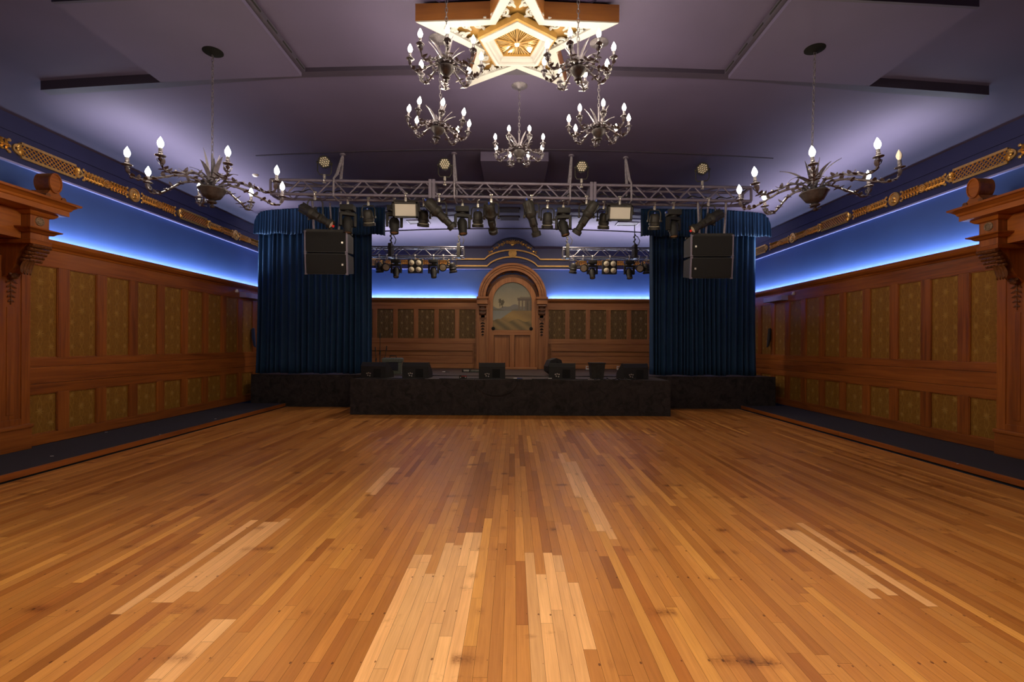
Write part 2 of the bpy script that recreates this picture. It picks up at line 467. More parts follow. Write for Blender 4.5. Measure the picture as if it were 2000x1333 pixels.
def make_floor():
    v = []; f = []; mi = []; tone = []; rnds = []
    R = random.Random(11)
    n = int(round(2 * XP / PW))
    g = 0.0006

    def quad(x0, x1, y0, y1, z, m, c, r):
        k = len(v)
        v.extend([(x0, y0, z), (x1, y0, z), (x1, y1, z), (x0, y1, z)])
        f.append((k, k + 1, k + 2, k + 3)); mi.append(m); tone.append(c); rnds.append(r)
    quad(-XP, XP, YR, YS, -0.006, 1, (0.03, 0.012, 0.004, 1), 0)
    warm = [(0.475, 0.182, 0.035), (0.52, 0.209, 0.043), (0.429, 0.156, 0.028), (0.565, 0.236, 0.051), (0.384, 0.129, 0.022), (0.497, 0.194, 0.039), (0.339, 0.113, 0.017), (0.633, 0.279, 0.058)]
    wts = [6, 6, 5, 4, 3, 6, 1.0, 1.6]
    for i in range(n):
        x0 = -XP + i * PW; x1 = x0 + PW; xc = (x0 + x1) / 2
        y = YR + R.random() * 1.0
        cuts = [YR]
        while y < YS:
            cuts.append(y); y += R.choice([0.45, 0.7, 0.9, 1.2, 1.5, 1.9, 2.4]) * R.uniform(0.8, 1.2)
        cuts.append(YS)
        rp = R.random()
        # extra cuts at the edges of the repaired patches
        yy = YR; prev = light_patch(xc, yy, rp)
        while yy < YS:
            cur = light_patch(xc, yy, rp)
            if cur != prev: cuts.append(yy)
            prev = cur; yy += 0.04
        cuts = sorted(set(cuts))
        cl = [cuts[0]]
        for q in cuts[1:]:
            if q - cl[-1] > 0.12: cl.append(q)
        cl[-1] = YS
        for a, b in zip(cl[:-1], cl[1:]):
            mid = (a + b) / 2
            if light_patch(xc, mid, rp):
                c = R.choice([(0.76, 0.39, 0.15), (0.72, 0.365, 0.135), (0.79, 0.42, 0.165)])
            else:
                c = R.choices(warm, wts)[0]
            k = R.uniform(0.9, 1.1)
            quad(x0 + g, x1 - g, a + g, b - g, 0.0, 0, (c[0] * k, c[1] * k, c[2] * k, 1), R.random() * 50)
    me = bpy.data.meshes.new('floor'); me.from_pydata(v, [], f)
    m, nt, b = new_mat('floor_boards'); N = NX(nt)
    at = nt.nodes.new('ShaderNodeAttribute'); at.attribute_name = 'tone'
    ar = nt.nodes.new('ShaderNodeAttribute'); ar.attribute_name = 'board'
    tc = nt.nodes.new('ShaderNodeTexCoord'); sx = nt.nodes.new('ShaderNodeSeparateXYZ'); nt.links.new(tc.outputs['Object'], sx.inputs[0])
    cb = nt.nodes.new('ShaderNodeCombineXYZ')
    nt.links.new(N('ADD', N('MULTIPLY', sx.outputs[0], 1.0), ar.outputs['Fac']), cb.inputs[0])
    nt.links.new(N('MULTIPLY', sx.outputs[1], 0.035), cb.inputs[1]); nt.links.new(ar.outputs['Fac'], cb.inputs[2])
    n1 = nt.nodes.new('ShaderNodeTexNoise'); n1.inputs['Scale'].default_value = 70; n1.inputs['Detail'].default_value = 5; n1.inputs['Distortion'].default_value = 0.8
    nt.links.new(cb.outputs[0], n1.inputs['Vector'])
    n2 = nt.nodes.new('ShaderNodeTexNoise'); n2.inputs['Scale'].default_value = 3.2; n2.inputs['Detail'].default_value = 5
    cb2 = nt.nodes.new('ShaderNodeCombineXYZ')
    nt.links.new(N('ADD', sx.outputs[0], N('MULTIPLY', ar.outputs['Fac'], 3.1)), cb2.inputs[0]); nt.links.new(N('MULTIPLY', sx.outputs[1], 0.6), cb2.inputs[1])
    nt.links.new(cb2.outputs[0], n2.inputs['Vector'])
    # grain factor
    gr = N('ADD', 0.52, N('ADD', N('MULTIPLY', n1.outputs[0], 0.62), N('MULTIPLY', n2.outputs[0], 0.40)))
    # nail heads in rows over the joists
    fx = N('SUBTRACT', N('FRACT', N('ADD', N('DIVIDE', sx.outputs[0], PW), 0.27)), 0.5)
    jy = N('ADD', sx.outputs[1], N('MULTIPLY', N('SINE', N('MULTIPLY', N('FLOOR', N('DIVIDE', sx.outputs[0], PW)), 12.9)), 0.018))
    fy = N('SUBTRACT', N('FRACT', N('DIVIDE', jy, 0.405)), 0.5)
    dx = N('MULTIPLY', fx, PW); dy = N('MULTIPLY', fy, 0.405)
    d = N('SQRT', N('ADD', N('MULTIPLY', dx, dx), N('MULTIPLY', N('MULTIPLY', dy, dy), 0.35)))
    wn = nt.nodes.new('ShaderNodeTexWhiteNoise'); wn.noise_dimensions = '2D'
    cb3 = nt.nodes.new('ShaderNodeCombineXYZ'); nt.links.new(N('FLOOR', N('DIVIDE', sx.outputs[0], PW)), cb3.inputs[0]); nt.links.new(N('FLOOR', N('DIVIDE', jy, 0.405)), cb3.inputs[1])
    nt.links.new(cb3.outputs[0], wn.inputs['Vector'])
    rad = N('MULTIPLY', N('MAXIMUM', N('SUBTRACT', wn.outputs[0], 0.30), 0.0), 0.0085)
    nail = N('LESS_THAN', d, rad)
    # dark knots and water stains
    n3 = nt.nodes.new('ShaderNodeTexNoise'); n3.inputs['Scale'].default_value = 2.3; n3.inputs['Detail'].default_value = 6; n3.inputs['Roughness'].default_value = 0.7
    cb4 = nt.nodes.new('ShaderNodeCombineXYZ'); nt.links.new(sx.outputs[0], cb4.inputs[0]); nt.links.new(N('MULTIPLY', sx.outputs[1], 1.4), cb4.inputs[1])
    nt.links.new(cb4.outputs[0], n3.inputs['Vector'])
    st = N('MULTIPLY', N('MINIMUM', N('MAXIMUM', N('MULTIPLY', N('SUBTRACT', n3.outputs[0], 0.62), 9.0), 0.0), 1.0), 0.45)
    # dark smudges where boards cross a joist
    n5 = nt.nodes.new('ShaderNodeTexNoise'); n5.inputs['Scale'].default_value = 1.0; n5.inputs['Detail'].default_value = 3
    cb5 = nt.nodes.new('ShaderNodeCombineXYZ'); nt.links.new(N('MULTIPLY', sx.outputs[0], 5.0), cb5.inputs[0]); nt.links.new(N('MULTIPLY', N('FLOOR', N('DIVIDE', jy, 0.405)), 3.7), cb5.inputs[1])
    nt.links.new(cb5.outputs[0], n5.inputs['Vector'])
    n6 = nt.nodes.new('ShaderNodeTexNoise'); n6.inputs['Scale'].default_value = 60; n6.inputs['Detail'].default_value = 4
    nt.links.new(tc.outputs['Object'], n6.inputs['Vector'])
    sm = N('MULTIPLY', N('MINIMUM', N('MAXIMUM', N('MULTIPLY', N('SUBTRACT', n5.outputs[0], 0.565), 9.0), 0.0), 1.0), N('EXPONENT', N('MULTIPLY', N('MULTIPLY', dy, dy), -700.0)))
    sm = N('MULTIPLY', sm, N('MULTIPLY', n6.outputs[0], 1.25))
    st = N('MINIMUM', N('ADD', st, sm), 0.85)
    fac = N('MULTIPLY', N('MULTIPLY', gr, N('SUBTRACT', 1.0, st)), N('SUBTRACT', 1.0, N('MULTIPLY', nail, 0.75)))
    mx = nt.nodes.new('ShaderNodeMix'); mx.data_type = 'RGBA'; mx.blend_type = 'MULTIPLY'; mx.inputs[0].default_value = 1
    nt.links.new(at.outputs['Color'], mx.inputs[6])
    cc = nt.nodes.new('ShaderNodeCombineColor')
    for i, p in enumerate((0.8, 1.0, 1.25)): nt.links.new(N('POWER', fac, p), cc.inputs[i])
    nt.links.new(cc.outputs[0], mx.inputs[7]); nt.links.new(mx.outputs[2], b.inputs['Base Color'])
    nt.links.new(N('ADD', 0.30, N('MULTIPLY', n2.outputs[0], 0.22)), b.inputs['Roughness'])
    b.inputs['Specular IOR Level'].default_value = 0.35
    gap = plain('floor_gap', (0.012, 0.006, 0.003), 0.9)
    me.materials.append(m); me.materials.append(gap); me.polygons.foreach_set('material_index', mi)
    a = me.attributes.new('tone', 'FLOAT_COLOR', 'FACE'); a.data.foreach_set('color', [q for c in tone for q in c])
    a = me.attributes.new('board', 'FLOAT', 'FACE'); a.data.foreach_set('value', rnds)
    o = bpy.data.objects.new('floor', me); sc.collection.objects.link(o)
    return struct(o)


make_floor()

# ---- ceiling: a shallow vault with coves at the walls, a dark line standing in for a step
XE = 5.75
AX = -0.045


LUZ, LUR = 4.06, 0.80


def vault(x, y=0):
    x0 = x - AX; x = abs(x)
    if x <= XE: z = 4.91 - 0.22 * (x / XE) ** 2
    else:
        t = (x - XE) / (XW - XE); z = ZT + (4.69 - ZT) * math.cos(t * PI / 2) ** 0.8
    if y > 13.8:
        t = min(1, (y - 13.8) / (YB - 13.8)); z = ZT + (z - ZT) * math.cos(t * PI / 2) ** 0.8
        if abs(x0) < LUR: z = max(z, LUZ + math.sqrt(LUR * LUR - x0 * x0) * .95)     # lunette cut into the cove
    return z


def make_ceiling():
    xs = [XE * i / 18 for i in range(19)] + [XE + (XW - XE) * i / 10 for i in range(1, 11)]
    xs = [-x for x in xs[:0:-1]] + xs
    xs = sorted(set([x for x in xs if abs(x) > .9] + [AX + LUR * math.sin(PI / 2 * i / 14) for i in range(-14, 15)] + [-.87, .87, AX - .803, AX + .803]))
    ys = [YR, -3, 0, 2, 4, 6, 8, 9.5, 11.0, 12.5, 13.8] + [13.8 + 0.8 * i / 24 for i in range(1, 25)]
    v = [(x, y, vault(x, y)) for y in ys for x in xs]
    nx = len(xs)
    f = [(j * nx + i, j * nx + i + 1, (j + 1) * nx + i + 1, (j + 1) * nx + i) for j in range(len(ys) - 1) for i in range(nx - 1)]
    b = MB().add(v, f)
    # the shell has a top surface too
    v2 = [(x, y, 5.15) for y in (YR, YB) for x in (-XW, XW)]
    b.add(v2, [(0, 1, 3, 2)])
    return struct(b.build('ceiling', M_ceil, smooth=True))


make_ceiling()


def arc_strip(x0, x1, y0, y1, drop, top=0.02, n=24):
    """a strip that follows the vault, hanging `drop` below it"""
    b = MB(); v = []
    for i in range(n + 1):
        x = x0 + (x1 - x0) * i / n
        z = 4.91 - 0.22 * (x / XE) ** 2
        dr = drop(x) if callable(drop) else drop
        v += [(x, y0, z - dr), (x, y1, z - dr), (x, y1, z + top), (x, y0, z + top)]
    f = [(a * 4 + k, a * 4 + (k + 1) % 4, a * 4 + 4 + (k + 1) % 4, a * 4 + 4 + k) for a in range(n) for k in range(4)]
    f += [(0, 1, 2, 3), (n * 4, n * 4 + 1, n * 4 + 2, n * 4 + 3)]
    return b.add(v, f)


struct(arc_strip(-5.78, 5.78, 5.74, 5.86, lambda x: .05 + .06 * max(0, min(1, (abs(x) - 2.6) / 1.8)), n=40).build('trim_1', M_ceil_d))
struct(arc_strip(-4.5, 4.5, 8.19, 8.22, 0.012, n=40).build('trim_10', M_ceil_d))  # dark strip painting in the shadow line of a ceiling step
struct(arc_strip(-5.6, 5.6, 13.74, 13.80, 0.03, n=30).build('trim_2', M_ceil_d))  # dark bead stands in for the dark crease at the cove
for k, s in enumerate((-1, 1)):
    pn = arc_strip(s * 2.60, s * 4.32, 4.42, 5.74, 0.105, n=10).build('ceiling_panel', M_ceil)
    tag(pn, ['purple acoustic panel on the ceiling, holding the left chandelier\'s canopy', 'purple acoustic panel on the ceiling, holding the right chandelier\'s canopy'][k], 'ceiling panel', 'dropped ceiling panels')
    rl = arc_strip(s * 2.555, s * 2.60, 3.4, 5.74, 0.06, n=2).build('edge_rail', M_ceil_d, pn)
    e = arc_strip(s * 2.62, s * 4.325, 4.39, 4.42, 0.11, n=10).build('edge_board', M_ceil_d, pn)  # dark strip puts the shade of the panel's near face into colour
    sl = MB()
    for y in (4.62, 4.95, 5.28, 5.6):
        sl.box(s * 2.548, s * 2.56, y - .1, y + .1, vault(2.57) - 0.045, vault(2.57) - 0.03)
    sl.build('rail_slot', M_hole, rl)
# shallow recessed dome nearer than the star
dm = MB(); dm.lathe([(1.12, -0.02), (1.12, 0.0), (1.0, 0.012), (0.6, 0.02), (0.0, 0.024)][::-1] + [(1.12, 0.06)], 48)
dm = dm.build('ceiling_rose', M_dome, smooth=True, loc=(0, 3.82, 4.895))
tag(dm, 'round dark mottled ceiling rose in front of the star', 'ceiling rose')
# soffit box and grilles in the ceiling over the truss
sf = MB().cbox(-0.6, 0.6, 8.3, 10.3, 4.74, 4.904, 0.006).build('soffit_box', M_ceil)
tag(sf, 'low rectangular purple soffit box on the ceiling above the truss', 'soffit box')


def vent(name, label, x, y, sx_, sy_, z, mat, slats):
    t = thing(name, label, 'vent', (x, y, z))
    fr = MB()
    fr.box(-sx_, sx_, -sy_, -sy_ + .03, -.02, .02).box(-sx_, sx_, sy_ - .03, sy_, -.02, .02).box(-sx_, -sx_ + .03, -sy_, sy_, -.02, .02).box(sx_ - .03, sx_, -sy_, sy_, -.02, .02)
    fr.build('frame', mat, t)
    sl = MB(); n = slats
    for i in range(n):
        yy = -sy_ + .05 + (2 * sy_ - .1) * i / (n - 1)
        sl.box(-sx_ + .03, sx_ - .03, yy - .008, yy + .008, -.012, .012)
    sl.build('slats', mat, t)
    MB().box(-sx_ + .02, sx_ - .02, -sy_ + .02, sy_ - .02, .012, .02).build('backing', M_hole, t)


vent('air_vent', 'dark slatted air vent in the stage ceiling, nearer the truss', -0.12, 11.85, .27, .16, 4.89, M_ceil_d, 8)
vent('air_vent', 'dark slatted air vent in the stage ceiling, nearer the back wall', -0.12, 12.6, .27, .16, 4.89, M_ceil_d, 8)
for x, lb in ((-2.62, 'recessed rectangular ceiling light left of the stage arch'), (1.1, 'recessed rectangular ceiling light right of the stage arch'), (3.1, 'recessed rectangular ceiling light beside the right valance')):
    z = vault(x, 12.9)
    t = thing('recessed_light', lb, 'ceiling light', (x, 12.9, z - .012))
    MB().box(-.3, .3, -.2, -.17, -.015, .015).box(-.3, .3, .17, .2, -.015, .015).box(-.3, -.27, -.2, .2, -.015, .015).box(.27, .3, -.2, .2, -.015, .015).build('frame', M_truss, t)
    MB().box(-.27, .27, -.17, .17, .0, .012).build('diffuser', M_ceil_d, t)
# smoke detector and small sensors
t = MB().lathe([(0.0, -.045), (.05, -.04), (.075, -.02), (.08, 0), (.08, .03)], 18).build('smoke_detector', M_sensor, smooth=True, loc=(-3.35, 12.6, vault(3.35, 12.6) - .01))
tag(t, 'small round smoke detector on the stage ceiling by the left valance', 'smoke detector')
t = MB().lathe([(0.0, -.03), (.04, -.026), (.055, 0), (.055, .03)], 14).build('smoke_detector', M_sensor, smooth=True, loc=(-4.98, 9.05, vault(4.98, 9.05) - .008))
tag(t, 'small round smoke detector on the ceiling left of the truss', 'smoke detector')

# ---- walls
for nm, s in (('wall_left', -1), ('wall_right', 1)):
    b = MB().box(s * XW, s * (XW + .12), YR - .1, YB + .1, -.05, 5.15)
    struct(b.build(nm, M_wall))
struct(MB().box(-XW, XW, YB, YB + .12, -.05, 5.15).build('wall_back', M_wall))
struct(MB().box(-XW, XW, YR - .12, YR, -.05, 5.15).build('wall_rear', W['z']))

# navy band between ledge and cove, the ledge itself (side walls + back wall)
ZL = 3.83


def ledge(s):
    b = MB().box(s * (XW - .012), s * XW, YR, YB, ZL + .03, ZT + .02)
    o = struct(b.build('trim_3', M_navy))
    l = MB().box(s * (XW - .05), s * XW, YR, YB, ZL, ZL + .022).build('ledge', M_ledge, o)
    m = MB().box(s * (XW - .055), s * XW, YR, YB, ZL + .022, ZL + .055)
    m.box(s * (XW - .03), s * XW, YR, YB, ZL + .055, ZL + .075)
    m.box(s * (XW - .025), s * XW, YR, YB, 4.24, 4.262)
    m.build('moulding', M_navy, o)


ledge(-1); ledge(1)
b = MB().box(-XW, XW, YB - .012, YB, ZL + .03, ZT + .02)
tb = struct(b.build('trim_4', M_navy))
MB().box(-XW, XW, YB - .05, YB, ZL, ZL + .022).build('ledge', M_ledge, tb)
MB().box(-XW, XW, YB - .055, YB, ZL + .022, ZL + .055).box(-XW, XW, YB - .03, YB, ZL + .055, ZL + .075).build('moulding', M_navy, tb)

# ---- side wainscot
PITCH = 0.63; Y0P = 6.29


def side_wainscot(s, k):
    side = 'left' if s < 0 else 'right'
    fx = s * (XW - 0.035); px = s * (XW - 0.012); wx = s * XW
    root = MB()
    root.box(wx, s * (XW - 0.006), YR, YB, ZP, 2.80)
    root = struct(root.build('trim_%d' % (5 + k), W['y']))
    np_ = 13
    yend = Y0P + PITCH * np_
    hor = MB()
    hor.cbox(wx, fx, YR, YB, 2.57, 2.80, .004)              # frieze rail
    hor.cbox(wx, fx, YR, YB, 1.165, 1.285, .004)            # chair rail boards
    hor.cbox(wx, s * (XW - .045), YR, YB, .935, 1.160, .004)
    hor.cbox(wx, fx, YR, YB, .795, .930, .004)
    hor.cbox(wx, s * (XW - .04), YR, YB, ZP, .235, .004)    # base rail
    hor.build('rails', W['y'], root)
    for i in range(np_ + 1):
        y0 = Y0P + PITCH * i - .17
        if i == 0: continue
        if y0 > YB - .1: break
        st = MB()
        st.cbox(wx, fx, y0, y0 + .17, 1.285, 2.57, .006).cbox(wx, fx, y0, y0 + .17, .235, .795, .006)
        st.build('stile', W['z'], root)
    for i in range(np_):
        y0 = Y0P + PITCH * i; y1 = y0 + PITCH - .17
        if y1 > YB: break
        MB().box(wx, px, y0, y1, 1.285, 2.57).build('upper_panel', M_emb_y, root)
        MB().box(wx, px, y0, y1, .235, .795).build('lower_panel', M_emb_y, root)
        bd = MB()
        for za, zb in ((1.285, 2.57), (.235, .795)):
            for a0, a1, c0, c1 in ((y0, y0 + .012, za, zb), (y1 - .012, y1, za, zb), (y0, y1, za, za + .012), (y0, y1, zb - .012, zb)):
                bd.box(wx, s * (XW - .028), a0, a1, c0, c1)
        bd.build('panel_bead_and_shade', W['z'], root)
    # cornice with a trough for the LED strip
    c = MB()
    c.prism([(wx, 2.80), (s * (XW - .045), 2.80), (s * (XW - .055), 2.825), (s * (XW - .09), 2.845), (s * (XW - .115), 2.88), (s * (XW - .125), ZC), (s * (XW - .114), ZC), (s * (XW - .112), ZC - .034), (wx, ZC - .034)], 'y', YR, YB)
    c.build('cornice', W['y'], root)
    # plain boarding nearer than the portal
    MB().box(wx, s * (XW - .03), YR, 5.3, ZP, 2.57).build('boarding', W['z'], root)
    MB().box(s * (XW - .06), s * (XW - .10), YR + .1, YB - .15, ZC - .034, ZC - .029).build('led_strip', M_ledstrip, root)
    return root


side_wainscot(-1, 0); side_wainscot(1, 1)

# ---- back wall wainscot, left and right of the arch


def back_wainscot(x0, x1, k, first):
    s = -1 if k == 0 else 1
    root = struct(MB().box(x0, x1, YB - .006, YB, ZS, 2.80).build('trim_%d' % (7 + k), W2['x']))
    fy = YB - .035
    h = MB()
    h.cbox(x0, x1, fy, YB, 2.59, 2.80, .004).cbox(x0, x1, fy - .01, YB, 1.535, 1.69, .004)
    h.build('rails', W2['x'], root)
    bd = MB()
    bx0, bx1 = (x0, x1 - .12) if k == 0 else (x0 + .12, x1)
    for za, zb in ((1.305, 1.527), (1.162, 1.290), (.925, 1.148), (.77, .911)):
        bd.cbox(bx0, bx1, YB - .07 + (.025 if zb < 1.31 and zb > 1.2 else 0), YB, za, zb, .010)
    bd.cbox(bx1 if k == 0 else bx0 - .045, (bx1 + .045) if k == 0 else bx0, YB - .055, YB, .77, 1.53, .004)
    bd.build('back_boards', W2['x'], root)
    n = int(abs(x1 - x0) / .635) + 1
    for i in range(n):
        a = first + s * .635 * i; c = a + s * .50
        lo, hi = min(a, c), max(a, c)
        if hi > x1 + .01 or lo < x0 - .01: break
        MB().box(lo, hi, YB - .012, YB, 1.69, 2.59).build('upper_panel', M_emb_x, root)
        e0 = c; e1 = c + s * .135
        MB().cbox(min(e0, e1), max(e0, e1), fy, YB, 1.69, 2.59, .005).build('stile', W2['z'], root)
    c = MB().prism([(YB, 2.80), (YB - .045, 2.80), (YB - .055, 2.825), (YB - .09, 2.845), (YB - .115, 2.88), (YB - .125, ZC), (YB - .114, ZC), (YB - .112, ZC - .034), (YB, ZC - .034)], 'x', x0, x1)
    c.build('cornice', W2['x'], root)
    MB().box(x0 + .1, x1 - .1, YB - .10, YB - .06, ZC - .034, ZC - .029).build('led_strip', M_ledstrip, root)
    return root


back_wainscot(-XW + .12, AX - 1.10, 0, AX - 1.14)
back_wainscot(AX + 1.10, XW - .12, 1, AX + 1.14)

# ---- side platforms: carpeted step with a wooden fascia
for s, side in ((-1, 'left'), (1, 'right')):
    t = thing('side_platform', 'low carpeted platform with wooden edge along the %s wall' % side, 'platform', (s * 6.0, 2.6, 0))
    a, c = s * (XP - 6.0), s * (XW - .065 - 6.0)
    MB().box(a + s * .02, c, YR - 2.6 + .01, 11.14 - 2.6, 0.0, ZP).build('carpet_top', M_carpet, t)
    fb = MB(); R = random.Random(3 + s)
    cuts = [YR - 2.6 + .01, -3.0, 2.3, 5.2, 8.55] if s > 0 else [YR - 2.6 + .01, -1.5, 2.05, 5.5, 8.55]
    for p, q in zip(cuts[:-1], cuts[1:]):
        fb.cbox(a - s * .004, a + s * .026, p, q - .004, .022, ZP + .004, .004)
    fb.build('edge_board', W['y'], t)
    MB().box(a + s * .012, a + s * .03, YR - 2.6 + .01, 8.54, 0.0, .03).build('shadow_gap', M_hole, t)
    R = random.Random(21 + s)
for i, (px, py) in enumerate(((98, 892), (205, 845), (311, 850), (419, 819), (1869, 907))):
    p = PZ(px, py, ZP)
    o = MB().leaf((0, 0, 0.002), (1, .4, 0), .035, .02, th=.002).build('paper_scrap', M_paper, loc=p)
    tag(o, ['white paper scrap on the left platform, nearest the camera', 'white paper scrap at the foot of the left wainscot',
            'white paper scrap in the middle of the left platform', 'white paper scrap on the left platform, nearest the stage',
            'lone white paper scrap on the right platform'][i], 'litter', 'paper scraps on the platforms')

# ---- stage
t = thing('stage', 'main stage with black velvet skirt between the side platforms', 'stage', (0, YS, 0))
MB().box(-XS, XS, .01, YB - YS - .01, 0, ZS - .012).box(-XS, XS, -.0, YB - YS - .01, ZS - .012, ZS).build('deck', M_deck, t)
def skirt(x0, x1, y, z0, z1, seed, n=160):
    R = random.Random(seed); v = []
    ph = [R.uniform(0, 6.28) for _ in range(4)]
    rows = 8
    for j in range(rows + 1):
        for i in range(n + 1):
            x = x0 + (x1 - x0) * i / n; tt = j / rows
            off = .006 * math.sin(x * 9 + ph[0]) + .004 * math.sin(x * 23 + ph[1]) + .004 * math.sin(x * 5 + tt * 4 + ph[2])
            v.append((x, y - .012 - abs(off) * (0.2 + (1 - tt)), z0 + (z1 - z0) * tt + (0.006 * math.sin(x * 3.1 + ph[3]) if j == rows else 0)))
    f = [(j * (n + 1) + i, j * (n + 1) + i + 1, (j + 1) * (n + 1) + i + 1, (j + 1) * (n + 1) + i) for j in range(rows) for i in range(n)]
    m = MB().add(v, f)
    return m
sk = skirt(-XS - .01, XS + .01, 0, .005, ZS + .004, 1, 260)
sk.add([(-XS - .01, -.012, .005), (-XS - .01, 3.3, .005), (-XS - .01, 3.3, ZS), (-XS - .01, -.012, ZS)], [(0, 1, 2, 3)])
sk.add([(XS + .01, -.012, .005), (XS + .01, 3.3, .005), (XS + .01, 3.3, ZS), (XS + .01, -.012, ZS)], [(3, 2, 1, 0)])
sk.build('skirt', M_skirt, t, smooth=True)
XA0, XA1 = -3.445, 3.325
t = thing('stage_apron', 'stage apron in black crushed velvet projecting onto the dance floor', 'stage', (0, YA, 0))
MB().box(XA0, XA1, .01, YS - YA - .045, 0, ZA).build('deck', M_deck, t)
sk = skirt(XA0 - .01, XA1 + .01, 0, .004, ZA + .012, 2, 200)
sk.add([(XA0 - .012, -.012, .004), (XA0 - .012, YS - YA - .045, .004), (XA0 - .012, YS - YA - .045, ZA + .008), (XA0 - .012, -.012, ZA + .008)], [(0, 1, 2, 3)])
sk.add([(XA1 + .012, -.012, .004), (XA1 + .012, YS - YA - .045, .004), (XA1 + .012, YS - YA - .045, ZA + .008), (XA1 + .012, -.012, ZA + .008)], [(3, 2, 1, 0)])
sk.build('skirt', M_skirt, t, smooth=True)

# ---- curtains and valances
def curtain(name, label, x0, x1, y, z0, z1, seed, flip):
    R = random.Random(seed); n = 420; rows = 16
    fr = []; x = 0
    while x < x1 - x0:
        wdt = R.uniform(.07, .19); fr.append((x, wdt, R.uniform(.55, 1.2))); x += wdt
    v = []
    for j in range(rows + 1):
        t_ = j / rows
        for i in range(n + 1):
            u = (x1 - x0) * i / n
            # fold phase
            a = 0
            for (p, q, k) in fr:
                if p <= u < p + q: a = (1 - math.cos(2 * PI * (u - p) / q)) * .5 * k; break
            amp = .09 + .05 * (1 - t_)
            sway = .02 * math.sin(u * 4.1 + seed) * (1 - t_)
            flare = -(1 - t_) ** 3 * .05 * max(0, 1 - (u if flip else (x1 - x0 - u)) / .5) * (-1 if not flip else 1)
            v.append((x0 + u + sway + flare, y - a * amp - .02 * math.sin(u * 2.2 + t_ * 2), z0 + (z1 - z0) * t_ + (.012 * math.sin(u * 9 + seed) if j == 0 else 0)))
    f = [(j * (n + 1) + i, j * (n + 1) + i + 1, (j + 1) * (n + 1) + i + 1, (j + 1) * (n + 1) + i) for j in range(rows) for i in range(n)]
    o = MB().add(v, f).build(name, M_curtain, smooth=False)
    o.data.polygons.foreach_set('use_smooth', [True] * len(o.data.polygons))
    s_ = o.modifiers.new('thickness', 'SOLIDIFY'); s_.thickness = .006
    return tag(o, label, 'curtain', 'stage curtains')


curtain('stage_curtain', 'long blue velvet curtain hanging on the left side of the stage', -6.22, -3.46, 11.50, .785, 4.28, 3, True)
curtain('stage_curtain', 'long blue velvet curtain hanging on the right side of the stage', 3.30, 5.88, 11.50, .785, 4.28, 8, False)


def valance(label, x_in, x_out, seed):
    """gathered pelmet, quarter-round at the outer upper corner following the cove"""
    R = random.Random(seed); n = 300; rows = 10; v = []
    fr = []; x = 0; L = abs(x_out - x_in); s = 1 if x_out > x_in else -1
    while x < L + .1:
        q = R.uniform(.05, .1); fr.append((x, q, R.uniform(.5, 1.1))); x += q
    for j in range(rows + 1):
        t_ = j / rows
        for i in range(n + 1):
            u = L * i / n
            a = 0
            for (p, q, k) in fr:
                if p <= u < p + q: a = (1 - math.cos(2 * PI * (u - p) / q)) * .5 * k; break
            e = max(0, (u - (L - .62)) / .62)
            ztop = 4.76 - .34 * (1 - math.sqrt(max(0, 1 - e * e)))
            zb = 4.10 + (.015 * math.sin(u * 11 + seed) if j == 0 else 0) + .02 * (u / L)
            v.append((x_in + s * u, 11.24 - a * (.03 + .05 * (1 - t_)) + e * e * .12, zb + (ztop - zb) * t_))
    f = [(j * (n + 1) + i, j * (n + 1) + i + 1, (j + 1) * (n + 1) + i + 1, (j + 1) * (n + 1) + i) for j in range(rows) for i in range(n)]
    o = MB().add(v, f).build('curtain_valance', M_curtain)
    o.data.polygons.foreach_set('use_smooth', [True] * len(o.data.polygons))
    s_ = o.modifiers.new('thickness', 'SOLIDIFY'); s_.thickness = .006
    return tag(o, label, 'valance', 'curtain valances')


valance('gathered blue velvet valance above the left curtain', -3.08, -6.25, 5)
valance('gathered blue velvet valance above the right curtain', 3.02, 6.17, 6)
for s, lb in ((-1, 'dark blue cloth tie hanging beside the left curtain'), (1, 'dark curved cloth tie hanging on the right wainscot')):
    p = PY(492, 660, 11.6) if s < 0 else PY(1503, 660, 11.6)
    o = MB().tube([(0, 0, .24), (s * .012, 0, .2), (s * .0, 0, 0), (-s * .03, 0, -.2), (-s * .06, 0, -.24)], [.03, .04, .045, .03, .01], 8).build('curtain_tie', M_bluecloth if s < 0 else M_cordage, smooth=True, loc=(s * 6.485, 11.75 if s < 0 else 11.95, p.z))
    tag(o, lb, 'curtain tie')
for s, side in ((-1, 'left'), (1, 'right')):
    o = MB().lathe([(.0, 0), (.035, .004), (.042, .03), (.03, .05), (.028, .08)], 12).build('wall_sensor', M_sensor, smooth=True, loc=(s * 6.50, 11.05 if s < 0 else 10.95, 2.69))
    tag(o, 'small white knob-like sensor on the %s wainscot beside the curtain' % side, 'sensor')
    sh = MB().cbox(s * 6.525, s * 6.36, 11.2, 12.0, 2.60, 2.72, .01).build('wall_shelf', M_ledge, loc=None)
    tag(sh, 'short pale board fixed to the %s wainscot beside the curtain' % side, 'board')

